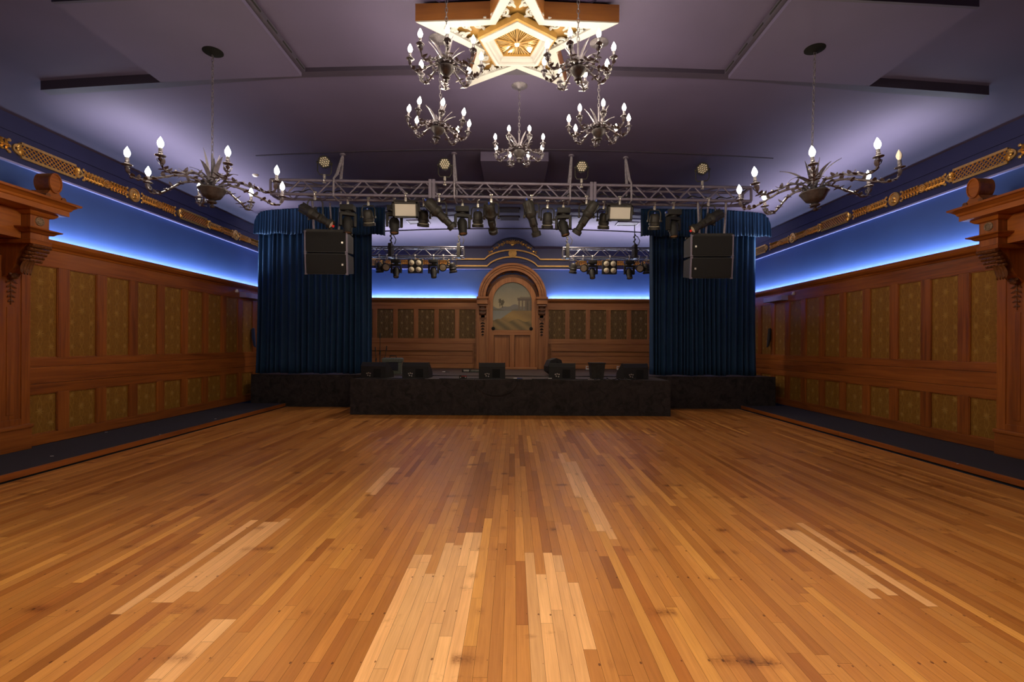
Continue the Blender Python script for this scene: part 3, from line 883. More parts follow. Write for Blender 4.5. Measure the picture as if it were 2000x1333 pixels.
# ================================================================== DOOR SURROUNDS (left and right)
def portal(s):
    side = 'left' if s < 0 else 'right'
    t = thing('door_surround', 'carved wooden door surround with bracket and heavy cornice on the %s wall' % side, 'door surround', (s * XW, 0, ZP))
    X = lambda d: -s * d          # distance out from the wall, local x
    Z = lambda z: z - ZP
    # pilaster
    pl = MB()
    pl.cbox(0, X(.11), 5.80, 6.29, 0, Z(2.60), .006)
    pl.cbox(X(.11), X(.125), 5.80, 5.90, Z(.42), Z(2.40), .004).cbox(X(.11), X(.125), 6.16, 6.25, Z(.42), Z(2.40), .004)
    pl.cbox(X(.11), X(.125), 5.90, 6.16, Z(.42), Z(.50), .004)
    pl.cbox(X(.11), X(.122), 5.985, 6.075, Z(.56), Z(1.95), .01)
    pl = pl.build('pilaster', W['z'], t)
    MB().cbox(0, X(.16), 5.78, 6.27, 0, Z(.40), .012).cbox(0, X(.175), 5.77, 6.28, Z(.37), Z(.42), .012).build('pilaster_base', W['y'], t)
    MB().box(X(.108), X(.114), 5.90, 6.16, Z(.50), Z(2.40)).build('sunken_panel', W['z'], pl)
    cv = MB(); z = 2.30; R = random.Random(5)
    for i in range(5):
        w_ = .055 - .006 * i
        for q in (-1, 1):
            cv.leaf((X(.118), 6.03, Z(z)), (0, q * .8, -.5), w_ * 1.5, .03, up=(-s, 0, 0), curl=.6, th=.008)
        cv.ball(Vector((X(.122), 6.03, Z(z))), .012, .014, .02, 8, 5)
        z -= .065
    cv.tube([(X(.12), 6.03, Z(2.40)), (X(.12), 6.03, Z(1.98))], .006)
    cv.build('carved_pendant', M_carve, pl)
    # entablature block
    bk = MB()
    bk.cbox(0, X(.51), 5.89, 6.13, Z(2.76), Z(3.16), .004)
    bk.build('entablature_block', W['z'], t)
    def mould(prof, nm):
        """prof: (out, z) swept round the block's far corner and along the canopy"""
        m = MB(); v = []
        for o, z in prof:
            v += [(0, 6.13 + o, Z(z)), (X(.51 + o), 6.13 + o, Z(z)), (X(.51 + o), 5.89 - o, Z(z)), (0, 5.89 - o, Z(z))]
        n = len(prof)
        f = [(i * 4 + k, i * 4 + k + 1, i * 4 + 5 + k, i * 4 + 4 + k) for i in range(n - 1) for k in range(3)]
        f += [(0, 1, 2, 3), tuple((n - 1) * 4 + k for k in range(4))]
        return m.add(v, f).build(nm, W['y'], t)
    mould([(0, 2.88), (.03, 2.885), (.055, 2.91), (.09, 2.925), (.095, 2.94), (0, 2.945)], 'block_moulding')
    mould([(0, 2.74), (.015, 2.745), (.02, 2.79), (0, 2.80)], 'block_foot')
    mould([(0, 3.10), (.03, 3.11), (.06, 3.14), (.065, 3.165), (0, 3.17)], 'block_cap')
    r = MB()
    r.lathe([(0, .022), (.02, .02), (.03, .012), (.045, .018), (.055, .012), (.058, 0), (.058, -.01)], 20, Matrix.Translation((X(.51), 6.005, Z(3.04))) @ Matrix.Rotation(-s * PI / 2, 4, 'Y'))
    for i in range(8):
        a = i * PI / 4
        r.ball(Vector((X(.524), 6.005 + .036 * math.cos(a), Z(3.04) + .036 * math.sin(a))), .012, .012, .012, 6, 4)
    r.build('rosette', M_rosette, t)
    # long canopy cornice along the wall with mitred end
    prof = [(0, 3.155), (.07, 3.16), (.07, 3.225), (.085, 3.235), (.095, 3.26), (.13, 3.29), (.155, 3.30), (.16, 3.325), (.0, 3.335)]
    m = MB(); v = []
    for o, z in prof:
        v += [(0, 6.17 + o, Z(z)), (X(.60 + o), 6.17 + o, Z(z)), (X(.60 + o), 1.5, Z(z)), (0, 1.5, Z(z))]
    n = len(prof)
    f = [(i * 4 + k, i * 4 + k + 1, i * 4 + 5 + k, i * 4 + 4 + k) for i in range(n - 1) for k in range(3)] + [(0, 1, 2, 3), tuple((n - 1) * 4 + k for k in range(4))]
    f += [tuple([i * 4 + 2 for i in range(n)] + [i * 4 + 3 for i in range(n)][::-1])]
    m.add(v, f).build('cornice', W['y'], t)
    # architrave that the canopy carries, between this bracket and the next one out of view
    MB().cbox(0, X(.40), 2.2, 5.885, Z(2.80), Z(3.16), .004).build('architrave', W['y'], t)
    MB().cbox(0, X(.11), 1.9, 2.3, 0, Z(2.80), .006).build('pilaster', W['z'], t)
    # bracket under the block: S-curved console
    pr = []
    for i in range(15):
        q = i / 14
        d = .47 - .36 * (q + .13 * math.sin(2 * PI * q))
        pr.append((d, 2.76 - .44 * q))
    poly = [(0, 2.76)] + pr + [(0, 2.32)]
    br = MB().prism([(X(d), Z(z)) for d, z in poly], 'y', 5.93, 6.10)
    br = br.build('bracket', W['z'], t)
    c = MB()
    for i in range(5):      # rolled acanthus at the upper front
        c.tube([(X(.50 - .03 * i), 5.91, Z(2.725 - .045 * i)), (X(.50 - .03 * i), 6.16, Z(2.725 - .045 * i))], .026 - .002 * i, 10)
        for k in range(6):
            c.ball(Vector((X(.515 - .03 * i), 5.93 + .042 * k, Z(2.725 - .045 * i))), .02, .02, .016, 6, 4)
    for i in range(4):
        c.leaf((X(.40), 5.95 + .035 * i, Z(2.55)), (-s * -.5, 0, -.7), .2, .05, up=(-s, 0, -.2), curl=.8, th=.012)
    c.ball(Vector((X(.16), 6.015, Z(2.36))), .05, .05, .06, 10, 6)
    for k in range(6):
        a = k * PI / 3
        c.ball(Vector((X(.18), 6.015 + .05 * math.cos(a), Z(2.37) + .04 * math.sin(a))), .025, .022, .025, 6, 4)
    c.build('carved_leaf', M_carve, br)
    # drum ornament on its scrolled foot
    ft = MB().prism([(5.93, 3.33), (6.20, 3.33), (6.17, 3.37), (6.13, 3.41), (6.11, 3.44), (5.99, 3.44), (5.965, 3.40), (5.94, 3.36)], 'x', X(.655), X(.42), M=Matrix.Translation((0, 0, -ZP)))
    ft = ft.build('drum_foot', W['y'], t)
    sc_ = MB()
    for y in (5.955, 6.165):
        sc_.tube([(X(.67), y, Z(3.36)), (X(.41), y, Z(3.36))], .032, 12)
    sc_.build('foot_scroll', M_carve, ft)
    dr = MB().lathe([(0, 0), (.105, 0), (.11, -.012), (.128, -.012), (.131, .0), (.131, .012), (.126, .02), (.122, .20), (0, .20)], 36,
                    Matrix.Translation((X(.665), 6.05, Z(3.545))) @ Matrix.Diagonal((1, .66, 1, 1)) @ Matrix.Rotation(s * PI / 2, 4, 'Y'))
    dr = dr.build('drum', W['y'], t, smooth=True)
    return t


portal(-1); portal(1)


# ================================================================== ARCHED NICHE in the back wall
def niche():
    t = thing('arched_niche', 'tall wooden arch framing a mural at the back of the stage', 'arch', (AX, YB, ZS))
    Z = lambda z: z - ZS
    zs = 2.955
    def ring(ri, ro, ya, yb, z_sp, z_bot, n=40):
        b = MB(); v = []
        pts = [(1, 0, z_bot)] + [(math.cos(PI * i / n), math.sin(PI * i / n), z_sp) for i in range(n + 1)] + [(-1, 0, z_bot)]
        for c, s_, zz in pts:
            for r, y in ((ri, ya), (ro, ya), (ro, yb), (ri, yb)):
                v.append((r * c, y, Z(zz) + r * s_))
        m = len(pts)
        f = [(i * 4 + k, i * 4 + (k + 1) % 4, i * 4 + 4 + (k + 1) % 4, i * 4 + 4 + k) for i in range(m - 1) for k in range(4)]
        f += [(3, 2, 1, 0), tuple((m - 1) * 4 + k for k in range(4))]
        return b.add(v, f)
    o = ring(.82, .98, -.20, 0, zs, zs).build('outer_arch', W2['x'], t, smooth=True)
    ring(.98, 1.045, -.24, 0, zs, zs).build('archivolt_moulding', W2['x'], o, smooth=True)
    ring(.90, .915, -.215, -.19, zs, zs).build('archivolt_bead', M_carve, o, smooth=True)
    ring(.66, .83, -.03, .0, zs - .10, ZS + .02).build('reveal', M_carve, t, smooth=True)
    ring(.60, .75, -.07, .0, zs - .12, ZS + .02).build('inner_frame', W2['z'], t, smooth=True)
    # pierced ornament in the soffit
    so = MB()
    for i in range(9):
        a = PI * (i + .5) / 9
        so.ball(Vector((.79 * math.cos(a), -.06, Z(zs) + .79 * math.sin(a))), .05, .02, .03, 8, 4, R=Matrix.Rotation(-a + PI / 2, 4, 'Y'))
    so.tube([(.79 * math.cos(PI * i / 40), -.05, Z(zs) + .79 * math.sin(PI * i / 40)) for i in range(41)], .012, 6)
    so.build('soffit_carving', M_carve, t)
    # jambs and pilasters with consoles
    for q, nm in ((-1, 'l'), (1, 'r')):
        xc = q * .905
        p = MB().cbox(q * .73, q * 1.10, -.12, 0, Z(ZS), Z(2.60), .006)
        p.cbox(q * .74, q * 1.10, -.11, 0, Z(2.6), Z(2.96), .004).cbox(q * 1.02, q * 1.10, -.15, -.12, Z(ZS), Z(2.60), .006).cbox(q * .73, q * .79, -.15, -.12, Z(ZS), Z(2.60), .006)
        p = p.build('pilaster', W2['z'], t)
        MB().cbox(q * .76, q * 1.06, -.26, 0, Z(2.74), Z(2.955), .006).cbox(q * .73, q * 1.09, -.30, 0, Z(2.90), Z(2.965), .012).cbox(q * .75, q * 1.07, -.275, 0, Z(2.74), Z(2.775), .008).build('impost_block', W2['x'], t)
        pr = [(-.0, 2.74)] + [(-.25 + .2 * i / 10 + .03 * math.sin(PI * i / 5), 2.74 - .42 * i / 10) for i in range(11)] + [(0, 2.30)]
        c = MB().prism([(y, Z(z)) for y, z in pr], 'x', xc - .10, xc + .10)
        c = c.build('console', M_carve, t)
        k = MB()
        for i in range(3):
            k.tube([(xc - .11, -.24 + .05 * i, Z(2.69 - .11 * i)), (xc + .11, -.24 + .05 * i, Z(2.69 - .11 * i))], .03, 8); k.cbox(xc - .06, xc + .06, -.22 + .05 * i, -.12, Z(2.55 - .11 * i), Z(2.70 - .11 * i), .006)
        k.prism([(xc - .10, Z(2.33)), (xc + .10, Z(2.33)), (xc, Z(2.22))], 'y', -.16, -.10)
        k.build('console_scroll', M_carve, c)
        d = MB(); z = 2.18
        d.tube([(xc, -.128, Z(2.2)), (xc, -.128, Z(1.75))], .006)
        for i in range(5):
            for g in (-1, 1): d.leaf((xc, -.13, Z(z)), (g * .8, 0, -.5), .085 - .01 * i, .035, up=(0, -1, 0), curl=.5, th=.01)
            z -= .09
        d.build('carved_pendant', M_hole, p)
    # rosettes, rail, lower panels
    rail = MB().cbox(-.62, .62, -.06, 0, Z(1.80), Z(1.955), .006).build('rail', W2['x'], t)
    for q in (-1, 1):
        r = MB().lathe([(0, .02), (.03, .018), (.05, .008), (.055, 0)], 16, Matrix.Translation((q * .585, -.075, Z(2.0))) @ Matrix.Rotation(PI / 2, 4, 'X'))
        r.build('rosette', M_hole, t)
    lp = MB().box(-.6, .6, -.008, 0, Z(ZS), Z(1.80))
    lp = lp.build('door_panel', W2['z'], t)
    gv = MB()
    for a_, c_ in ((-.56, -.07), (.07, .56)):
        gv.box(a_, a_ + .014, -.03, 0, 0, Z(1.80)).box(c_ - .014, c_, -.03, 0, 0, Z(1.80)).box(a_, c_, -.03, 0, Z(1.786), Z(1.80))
    gv.build('panel_bead_and_shade', M_carve, lp)  # dark strips drawing in the shadow lines of the panel grooves
    MB().cbox(-.07, .07, -.06, 0, Z(ZS), Z(1.80), .012).cbox(-.60, -.56, -.06, 0, Z(ZS), Z(1.80), .004).cbox(.56, .60, -.06, 0, Z(ZS), Z(1.80), .004).build('door_stiles', W2['z'], lp)
    MB().cbox(-.8, .75, -.45, 0, 0, .05, .01).build('threshold', W2['x'], t)
    return t


niche()


def mural():
    """a plain painted desert landscape under an arched top"""
    nx, nz = 110, 150
    w_, zb, zsp = .615, 1.96, 2.835
    def col(u, v):          # u -1..1, v 0 (bottom) .. 1 (top)
        def mixc(a, b, k): k = max(0, min(1, k)); return tuple(p + (q - p) * k for p, q in zip(a, b))
        h = random.Random(int(u * 400) * 991 + int(v * 500)).uniform(-.01, .01)
        sky = mixc((.36, .30, .17), (.15, .155, .12), (v - .45) * 2.2)
        cl = math.sin(u * 5 + v * 14) * math.sin(u * 2.3 - v * 9)
        sky = mixc(sky, (.24, .22, .16), .25 * cl)
        c = sky
        if v < .49 + .03 * math.sin(u * 4 + 1) + .015 * math.sin(u * 11): c = (.16, .15, .13)
        if v < .42 + .02 * math.sin(u * 6): c = (.13, .12, .085)
        if v < .40:
            c = mixc((.30, .19, .06), (.20, .13, .05), math.sin(u * 3 + v * 17) * .5 + .5)
        rv = -.75 + (v - .18) * 3.4           # river bend, left
        if .20 < v < .40 and u < rv - .0 and u > -1: c = mixc((.24, .24, .20), (.16, .17, .15), (v - .2) * 4)
        if v < .2 + .03 * math.sin(u * 7): c = mixc((.12, .09, .04), (.24, .16, .06), .5 + .5 * math.sin(u * 9 + v * 30))
        # ruined temple at right
        if .24 < u < .98 and .645 < v < .67: c = (.13, .105, .075)
        if .38 < u < .98 and .67 <= v < .69: c = (.17, .14, .10)
        if .27 < u < .98 and .61 < v <= .645: c = (.10, .08, .06)
        if .30 < u < .98 and .40 < v <= .61:
            k = ((u - .30) / .17) % 1
            if k < .5 or u > .62: c = (.145, .115, .08) if k < .5 else (.10, .082, .06)
        # palms at left
        for pu, pv in ((-.62, .60), (-.48, .58), (-.52, .54)):
            if abs(u - pu - .01 * math.sin(v * 20)) < .012 and .46 < v < pv: c = (.07, .055, .035)
            d = math.hypot((u - pu), (v - pv) * 1.5); a = math.atan2(v - pv, u - pu)
            if d < .085 * (.55 + .45 * abs(math.cos(a * 3.5))): c = (.075, .065, .035)
        return tuple(max(0.0, q * 1.15 + h) for q in c)
    v = []; cols = []
    for j in range(nz + 1):
        for i in range(nx + 1):
            u = -1 + 2 * i / nx
            top = zsp + math.sqrt(max(0, w_ * w_ - (u * w_) ** 2))
            tt = j / nz
            z = zb + (top - zb) * tt
            v.append((u * w_, 0, z - zb)); cols += list(col(u, (z - zb) / (zsp + w_ - zb))) + [1]
    f = [(j * (nx + 1) + i, j * (nx + 1) + i + 1, (j + 1) * (nx + 1) + i + 1, (j + 1) * (nx + 1) + i) for j in range(nz) for i in range(nx)]
    me = bpy.data.meshes.new('mural_painting'); me.from_pydata(v, [], f)
    a = me.attributes.new('pigment', 'FLOAT_COLOR', 'POINT'); a.data.foreach_set('color', cols)
    m, nt, b = new_mat('mural_pigment')
    at = nt.nodes.new('ShaderNodeAttribute'); at.attribute_name = 'pigment'
    nt.links.new(at.outputs['Color'], b.inputs['Base Color']); b.inputs['Roughness'].default_value = .5
    me.materials.append(m)
    o = bpy.data.objects.new('mural_painting', me); sc.collection.objects.link(o)
    s_ = o.modifiers.new('thickness', 'SOLIDIFY'); s_.thickness = .01; s_.offset = 0
    o.location = (AX, YB - .035, zb)
    tag(o, 'arch-topped painting of a desert ruin with palms inside the wooden arch', 'painting')


mural()

# ================================================================== GILDED FRIEZE
ZF = 4.045


def garland_mesh(L, seed):
    R = random.Random(seed); b = MB()
    n = 15
    for i in range(n):
        x = -L / 2 + L * (i + .5) / n
        if abs(x) < .07: continue
        sg = 1 if x < 0 else -1
        for q in (-1, 1):
            b.leaf((x, .004, q * .012), (sg * .8, 0, q * .75), .085, .038, up=(0, 1, 0), curl=.9, th=.016)
            b.ball(Vector((x + sg * .02, .012, q * .062)), .017, .014, .015, 6, 4)
        b.ball(Vector((x, .014, 0)), .016, .014, .014, 6, 4)
    b.tube([(-L / 2, .006, 0), (L / 2, .006, 0)], .009, 6)
    for e in (-1, 1):
        for q in (-1, 0, 1):
            b.ball(Vector((e * (L / 2 - .02), .01, q * .075)), .024, .014, .024, 7, 4)
    return b


def roundel_mesh(r, relief):
    M = Matrix.Rotation(-PI / 2, 4, 'X')
    b = MB().lathe([(r, -.012), (r, .012), (r * .96, .022), (r * .84, .022), (r * .78, .010), (0, .012)], 28, M)
    if relief:
        b.ball(Vector((0, .014, r * .12)), r * .26, .022, r * .34, 10, 6)
        b.ball(Vector((r * .05, .012, -r * .36)), r * .36, .018, r * .24, 10, 6)
        b.leaf((-r * .2, .016, r * .3), (-.4, 0, -1), r * .7, r * .2, up=(0, 1, 0), th=.006)
    else:
        for i in range(8):
            a = i * PI / 4
            b.ball(Vector((r * .48 * math.cos(a), .016, r * .48 * math.sin(a))), r * .22, .014, r * .22, 7, 4)
        b.ball(Vector((0, .02, 0)), r * .22, .018, r * .22, 8, 5)
    return b


def grille_mesh(L, H=.215):
    fr = MB(); h = H / 2; e = .11
    # frame with stepped round ends
    def outline(k):
        o = [(-L / 2 + e, -h + k), (L / 2 - e, -h + k)]
        o += [(L / 2 - e + k * .3 + (e - k) * math.sin(PI * i / 10), -(h - .03 - k) * math.cos(PI * i / 10)) for i in range(11)]
        o += [(L / 2 - e, h - k), (-L / 2 + e, h - k)]
        o += [(-L / 2 + e - k * .3 - (e - k) * math.sin(PI * i / 10), (h - .03 - k) * math.cos(PI * i / 10)) for i in range(11)]
        return o
    A = outline(0); Bq = outline(.035); n = len(A)
    v = [(x, -.005, z) for x, z in A] + [(x, .022, z) for x, z in A] + [(x, .022, z) for x, z in Bq] + [(x, -.005, z) for x, z in Bq]
    f = [(r * n + i, r * n + (i + 1) % n, ((r + 1) % 4) * n + (i + 1) % n, ((r + 1) % 4) * n + i) for r in range(4) for i in range(n)]
    fr.add(v, f)
    lt = MB(); pitch = .062; x = -L / 2 - .1; hi = h - .034
    while x < L / 2 + .1:
        for q in (-1, 1):
            x0, x1, z0, z1 = x, x + 2 * hi, -hi * q, hi * q
            a0, a1 = max(x0, -L / 2 + .05), min(x1, L / 2 - .05)
            if a1 > a0 + .01:
                za = z0 + (z1 - z0) * (a0 - x0) / (x1 - x0); zb_ = z0 + (z1 - z0) * (a1 - x0) / (x1 - x0)
                lt.tube([(a0, .006 + .003 * q, za), (a1, .006 + .003 * q, zb_)], .0075, 4)
        x += pitch
    sps = []
    for q in (-1, 1):
        sp = MB(); sps.append(sp)
        for i in range(7):
            a = -PI / 2 + PI * i / 6
            sp.leaf((q * (L / 2 - .07), .012, 0), (-q * math.cos(a) * .9, 0, math.sin(a)), .085, .035, up=(0, 1, 0), curl=.5, th=.012)
        sp.ball(Vector((q * (L / 2 - .07), .02, 0)), .025, .016, .025, 8, 5)
    return fr, lt, sps


_g = {}


def gild(kind, loc, rz, label, group, L=1.0):
    """one gilded ornament; local +y stands out from the wall"""
    key = (kind, round(L, 3))
    if key not in _g:
        if kind == 'grille':
            fr, lt, sp = grille_mesh(L)
            t = thing('lattice_grille', label, 'grille', loc, rz, group)
            fr.build('frame', M_gold, t); lt.build('lattice', M_gold, t); [sp_.build('leaf_spray', M_gold, t, smooth=True) for sp_ in sp]
        elif kind == 'garland':
            t = garland_mesh(L, 3).build('leaf_garland', M_gold, smooth=True)
            roundel_mesh(.068, False).build('rosette', M_gold, t, smooth=True)
        else:
            t = roundel_mesh(.118, True).build('medallion', M_gold, smooth=True)
        _g[key] = t
    else:
        t = dup(_g[key], loc)
    t.location = loc; t.rotation_euler = (0, 0, rz)
    tag(t, label, {'grille': 'grille', 'garland': 'garland', 'medallion': 'medallion'}[kind], group)
    return t


ordn = {'grille': ['nearest', 'second nearest', 'third nearest'], 'garland': ['nearest', 'second nearest', 'third nearest', 'fourth nearest', 'fifth nearest', 'sixth nearest', 'seventh nearest'],
        'medallion': ['nearest', 'second nearest', 'third nearest']}
for s, side in ((-1, 'left'), (1, 'right')):
    seq = [('garland', 5.27, 6.11), ('grille', 6.13, 7.13), ('garland', 7.14, 7.97), ('medallion', 7.98, 8.24), ('garland', 8.25, 9.11), ('grille', 9.13, 10.13), ('garland', 10.14, 10.92), ('medallion', 10.93, 11.19), ('garland', 11.2, 12.05)]
    if s > 0: seq.append(('grille', 12.13, 13.13))
    cnt = {}
    for kd, a, c in seq:
        i = cnt.get(kd, 0); cnt[kd] = i + 1
        what = {'grille': 'gilded lattice grille', 'garland': 'gilded leaf garland', 'medallion': 'round gilded portrait medallion'}[kd]
        gild(kd, (s * (XW - .012), (a + c) / 2, ZF), s * PI / 2, '%s on %s wall frieze, %s one to the camera' % (what, side, ordn[kd][i]), 'gilded %ss on the %s frieze' % (kd, side), {'grille': 1.0, 'garland': .85, 'medallion': .26}[kd])
for s, side in ((-1, 'left'), (1, 'right')):
    x = AX + s * 1.95
    for kd, L, lb in (('garland', .85, 'nearest the arch'), ('medallion', .26, 'next to the arch'), ('garland', .85, 'farther from the arch'), ('grille', 1.0, 'near the curtain')):
        what = {'grille': 'gilded lattice grille', 'garland': 'gilded leaf garland', 'medallion': 'round gilded medallion'}[kd]
        gild(kd, (x + s * L / 2, YB - .012, ZF), PI, '%s on the back frieze %s of the arch, %s' % (what, side, lb), 'gilded pieces on the back frieze', L)
        x += s * (L + .02)

# gilt lines, central medallion and lunette over the arch
def gilt_line(z, zpk, xa, label):
    pts = [(-1.75, z), (-xa, z)]
    for i in range(1, 16):
        a = -1 + 2 * i / 16
        pts.append((xa * a, z + (zpk - z) * (1 - abs(a) ** 2) ** .75 * 1.0))
    pts += [(xa, z), (1.75, z)]
    b = MB(); hh = .022; v = []
    for x, zz in pts: v += [(x, -.018, zz - hh), (x, -.018, zz + hh), (x, .002, zz + hh), (x, .002, zz - hh)]
    n = len(pts)
    f = [(i * 4 + k, i * 4 + (k + 1) % 4, i * 4 + 4 + (k + 1) % 4, i * 4 + 4 + k) for i in range(n - 1) for k in range(4)] + [(0, 1, 2, 3), tuple((n - 1) * 4 + k for k in range(4))]
    b.add(v, f)
    o = b.build('gilt_moulding', M_goldflat, loc=(AX, YB - .05, 0))
    tag(o, label, 'moulding', 'gilt mouldings over the arch')


gilt_line(4.145, 4.43, .86, 'upper gilt moulding rising over the wooden arch')
gilt_line(3.935, 4.22, .78, 'lower gilt moulding rising over the wooden arch')
pts = [(.985 * LUR * math.sin(PI / 2 * i / 14), LUZ - .01 + math.cos(PI / 2 * i / 14) * LUR * .945) for i in range(-14, 15)]
lu = MB().prism(pts, 'y', -.016, 0).build('lunette', M_navy, loc=(AX, YB - .0125, 0))
tag(lu, 'dark blue arched lunette panel above the wooden arch', 'lunette')
sb = MB()
for q in (-1, 1):
    for i in range(4):
        cx = q * (.17 + .16 * i); cz = 4.685 - .062 * i - .012 * i * i; r0 = .062 - .008 * i
        pts = []
        for k in range(22):
            a = k * .42; r = r0 * (1 - k / 26)
            pts.append((cx + q * r * math.cos(a + 2.4), -.004, cz + r * math.sin(a + 2.4)))
        sb.tube(pts, .011, 5)
        sb.ball(Vector((cx, -.006, cz)), .02, .015, .02, 7, 4)
        for g in (-1, 1): sb.leaf((cx + q * r0, -.004, cz - .02), (q * .8, 0, g * .6 - .3), .09, .035, up=(0, -1, 0), curl=.5, th=.008)
for i in range(7):
    a = PI * (i - 3) / 8
    sb.leaf((0, -.004, 4.60), (math.sin(a), 0, math.cos(a)), .17, .04, up=(0, -1, 0), curl=.35, th=.01)
sb.ball(Vector((0, -.01, 4.60)), .05, .025, .05, 9, 5)
sb = sb.build('lunette_scrollwork', M_gold, smooth=True, loc=(AX, YB - .034, 0))
tag(sb, 'gilded scrollwork on the lunette above the arch', 'ornament')
md = MB().lathe([(0, .03), (.06, .03), (.09, .022), (.10, .03), (.122, .03), (.128, .015), (.128, -.02)], 28, Matrix.Rotation(PI / 2, 4, 'X'))
for i in range(5):
    a = i * 1.2566
    md.leaf((0, -.03, 0), (math.sin(a), 0, math.cos(a)), .07, .03, up=(0, -1, 0), th=.006)
md = md.build('medallion', M_goldflat, smooth=True, loc=(AX, YB - .06, 4.325))
tag(md, 'round gold medallion where the gilt mouldings crest over the arch', 'medallion')

# ================================================================== STAR on the ceiling
SX, SY = 0.02, 4.985; SR = 1.06; SZ = 4.70


def star():
    t = thing('star_ceiling_light', 'big white and gold five-pointed star fixture on the ceiling', 'ceiling light', (SX, SY, SZ))
    ri = SR * .43
    def pts(R_, r_):
        o = []
        for i in range(10):
            a = -PI / 2 + i * PI / 5          # one tip towards the camera
            o.append(((R_ if i % 2 == 0 else r_) * math.cos(a), (R_ if i % 2 == 0 else r_) * math.sin(a)))
        return o
    out = pts(SR, ri); top = .17
    sd = MB(); ins = pts(SR * .965, ri * .965)
    v = [(x, y, 0) for x, y in out] + [(x, y, top) for x, y in out] + [(x, y, top) for x, y in ins] + [(x, y, 0) for x, y in ins]
    n = 10
    f = [(r * n + i, r * n + (i + 1) % n, ((r + 1) % 4) * n + (i + 1) % n, ((r + 1) % 4) * n + i) for r in range(4) for i in range(n)]
    sd.add(v, f).build('side_boards', M_starwood, t)
    # white rim on the underside
    rim = MB(); ino = pts(SR * .74, ri * .80)
    A = pts(SR * .995, ri * .99)
    v = [(x, y, -.012) for x, y in A] + [(x, y, .02) for x, y in A] + [(x, y, .02) for x, y in ino] + [(x, y, -.012) for x, y in ino]
    f = [(r * n + i, r * n + (i + 1) % n, ((r + 1) % 4) * n + (i + 1) % n, ((r + 1) % 4) * n + i) for r in range(4) for i in range(n)]
    rim.add(v, f).build('white_rim', M_white, t)
    MB().prism(pts(SR * .93, ri * .95), 'z', .05, .07).build('gold_backing', M_stargold, t)
    # fretwork scrolls in the five points
    for k in range(5):
        fw = MB(); a = -PI / 2 + k * 2 * PI / 5
        M = Matrix.Rotation(a - PI / 2, 4, 'Z')
        for q in (-1, 1):
            for (yy, xx, r0) in ((.44, .13, .058), (.56, .075, .045), (.66, .035, .03), (.40, .215, .035)):
                pp = []
                for i in range(20):
                    g = i * .45; r = r0 * (1 - i / 24)
                    pp.append(M @ Vector((q * (xx + r * math.cos(g)), yy + r * math.sin(g), .012)))
                fw.tube(pp, .013, 5)
                fw.ball(M @ Vector((q * xx, yy, .006)), .016, .016, .012, 6, 4)
            for (yy, xx, dx, dy) in ((.37, .06, .9, .5), (.50, .16, -.4, 1), (.50, .02, .6, .9), (.62, .05, -.5, 1), (.72, .01, .1, 1), (.36, .16, 1, .25)):
                d = M.to_3x3() @ Vector((q * dx, dy, 0))
                fw.leaf(M @ Vector((q * xx, yy, .014)), d, .1, .035, up=(0, 0, -1), curl=.5, th=.008)
        fw.build('fretwork', M_white, t, smooth=True)
    # centre pentagon: raised white frame, gold band and rayed glass
    def penta(r, z): return [(r * math.cos(PI / 2 - PI + PI + i * 2 * PI / 5 + PI), r * math.sin(PI / 2 + i * 2 * PI / 5 + PI), z) for i in range(5)]
    def pen(r, z): return [(r * math.cos(-PI / 2 + i * 2 * PI / 5), r * math.sin(-PI / 2 + i * 2 * PI / 5), z) for i in range(5)]
    def pring(prof, nm, mt):
        b = MB(); v = []
        for r, z in prof: v += pen(r, z)
        m = len(prof)
        f = [(j * 5 + i, j * 5 + (i + 1) % 5, ((j + 1) % m) * 5 + (i + 1) % 5, ((j + 1) % m) * 5 + i) for j in range(m) for i in range(5)]
        return b.add(v, f).build(nm, mt, t)
    pring([(.43, .02), (.43, -.04), (.40, -.045), (.40, .02)], 'gold_band', M_stargold)
    pring([(.40, .02), (.40, -.055), (.375, -.07), (.345, -.07), (.335, -.055), (.31, -.055), (.29, -.03), (.255, -.02), (.255, .02)], 'white_frame', M_white)
    pring([(.265, .02), (.262, -.02), (.245, -.016), (.245, .02)], 'gold_bead', M_stargold)
    gm, nt, b = new_mat('rayed_gold_glass'); N = NX(nt)
    tc = nt.nodes.new('ShaderNodeTexCoord'); sx_ = nt.nodes.new('ShaderNodeSeparateXYZ'); nt.links.new(tc.outputs['Object'], sx_.inputs[0])
    an = N('ARCTAN2', sx_.outputs[1], sx_.outputs[0])
    st = N('ADD', .5, N('MULTIPLY', .5, N('SINE', N('MULTIPLY', an, 46))))
    rp = nt.nodes.new('ShaderNodeValToRGB'); rp.color_ramp.elements[0].color = (.10, .055, .02, 1); rp.color_ramp.elements[1].color = (.55, .36, .12, 1)
    nt.links.new(st, rp.inputs[0]); nt.links.new(rp.outputs[0], b.inputs['Base Color'])
    b.inputs['Roughness'].default_value = .15; b.inputs['Metallic'].default_value = .5; b.inputs['Coat Weight'].default_value = .6
    g = MB().add(pen(.25, .0) + pen(.25, .015), [(0, 1, 2, 3, 4), (9, 8, 7, 6, 5)] + [(i, (i + 1) % 5, 5 + (i + 1) % 5, 5 + i) for i in range(5)]).build('glass_panel', gm, t)
    ry = MB()
    for i in range(10):
        a = -PI / 2 + i * PI / 5; r = .245 if i % 2 == 0 else .245 * math.cos(PI / 5)
        ry.tube([(0, 0, -.014), (r * math.cos(a), r * math.sin(a), -.006)], [.010, .005], 5)
    ry.build('glass_rays', M_stargold, g)
    MB().lathe([(0, -.035), (.02, -.032), (.03, -.02), (.03, 0)], 12).build('glass_boss', M_steel, g, smooth=True)
    return t


star()

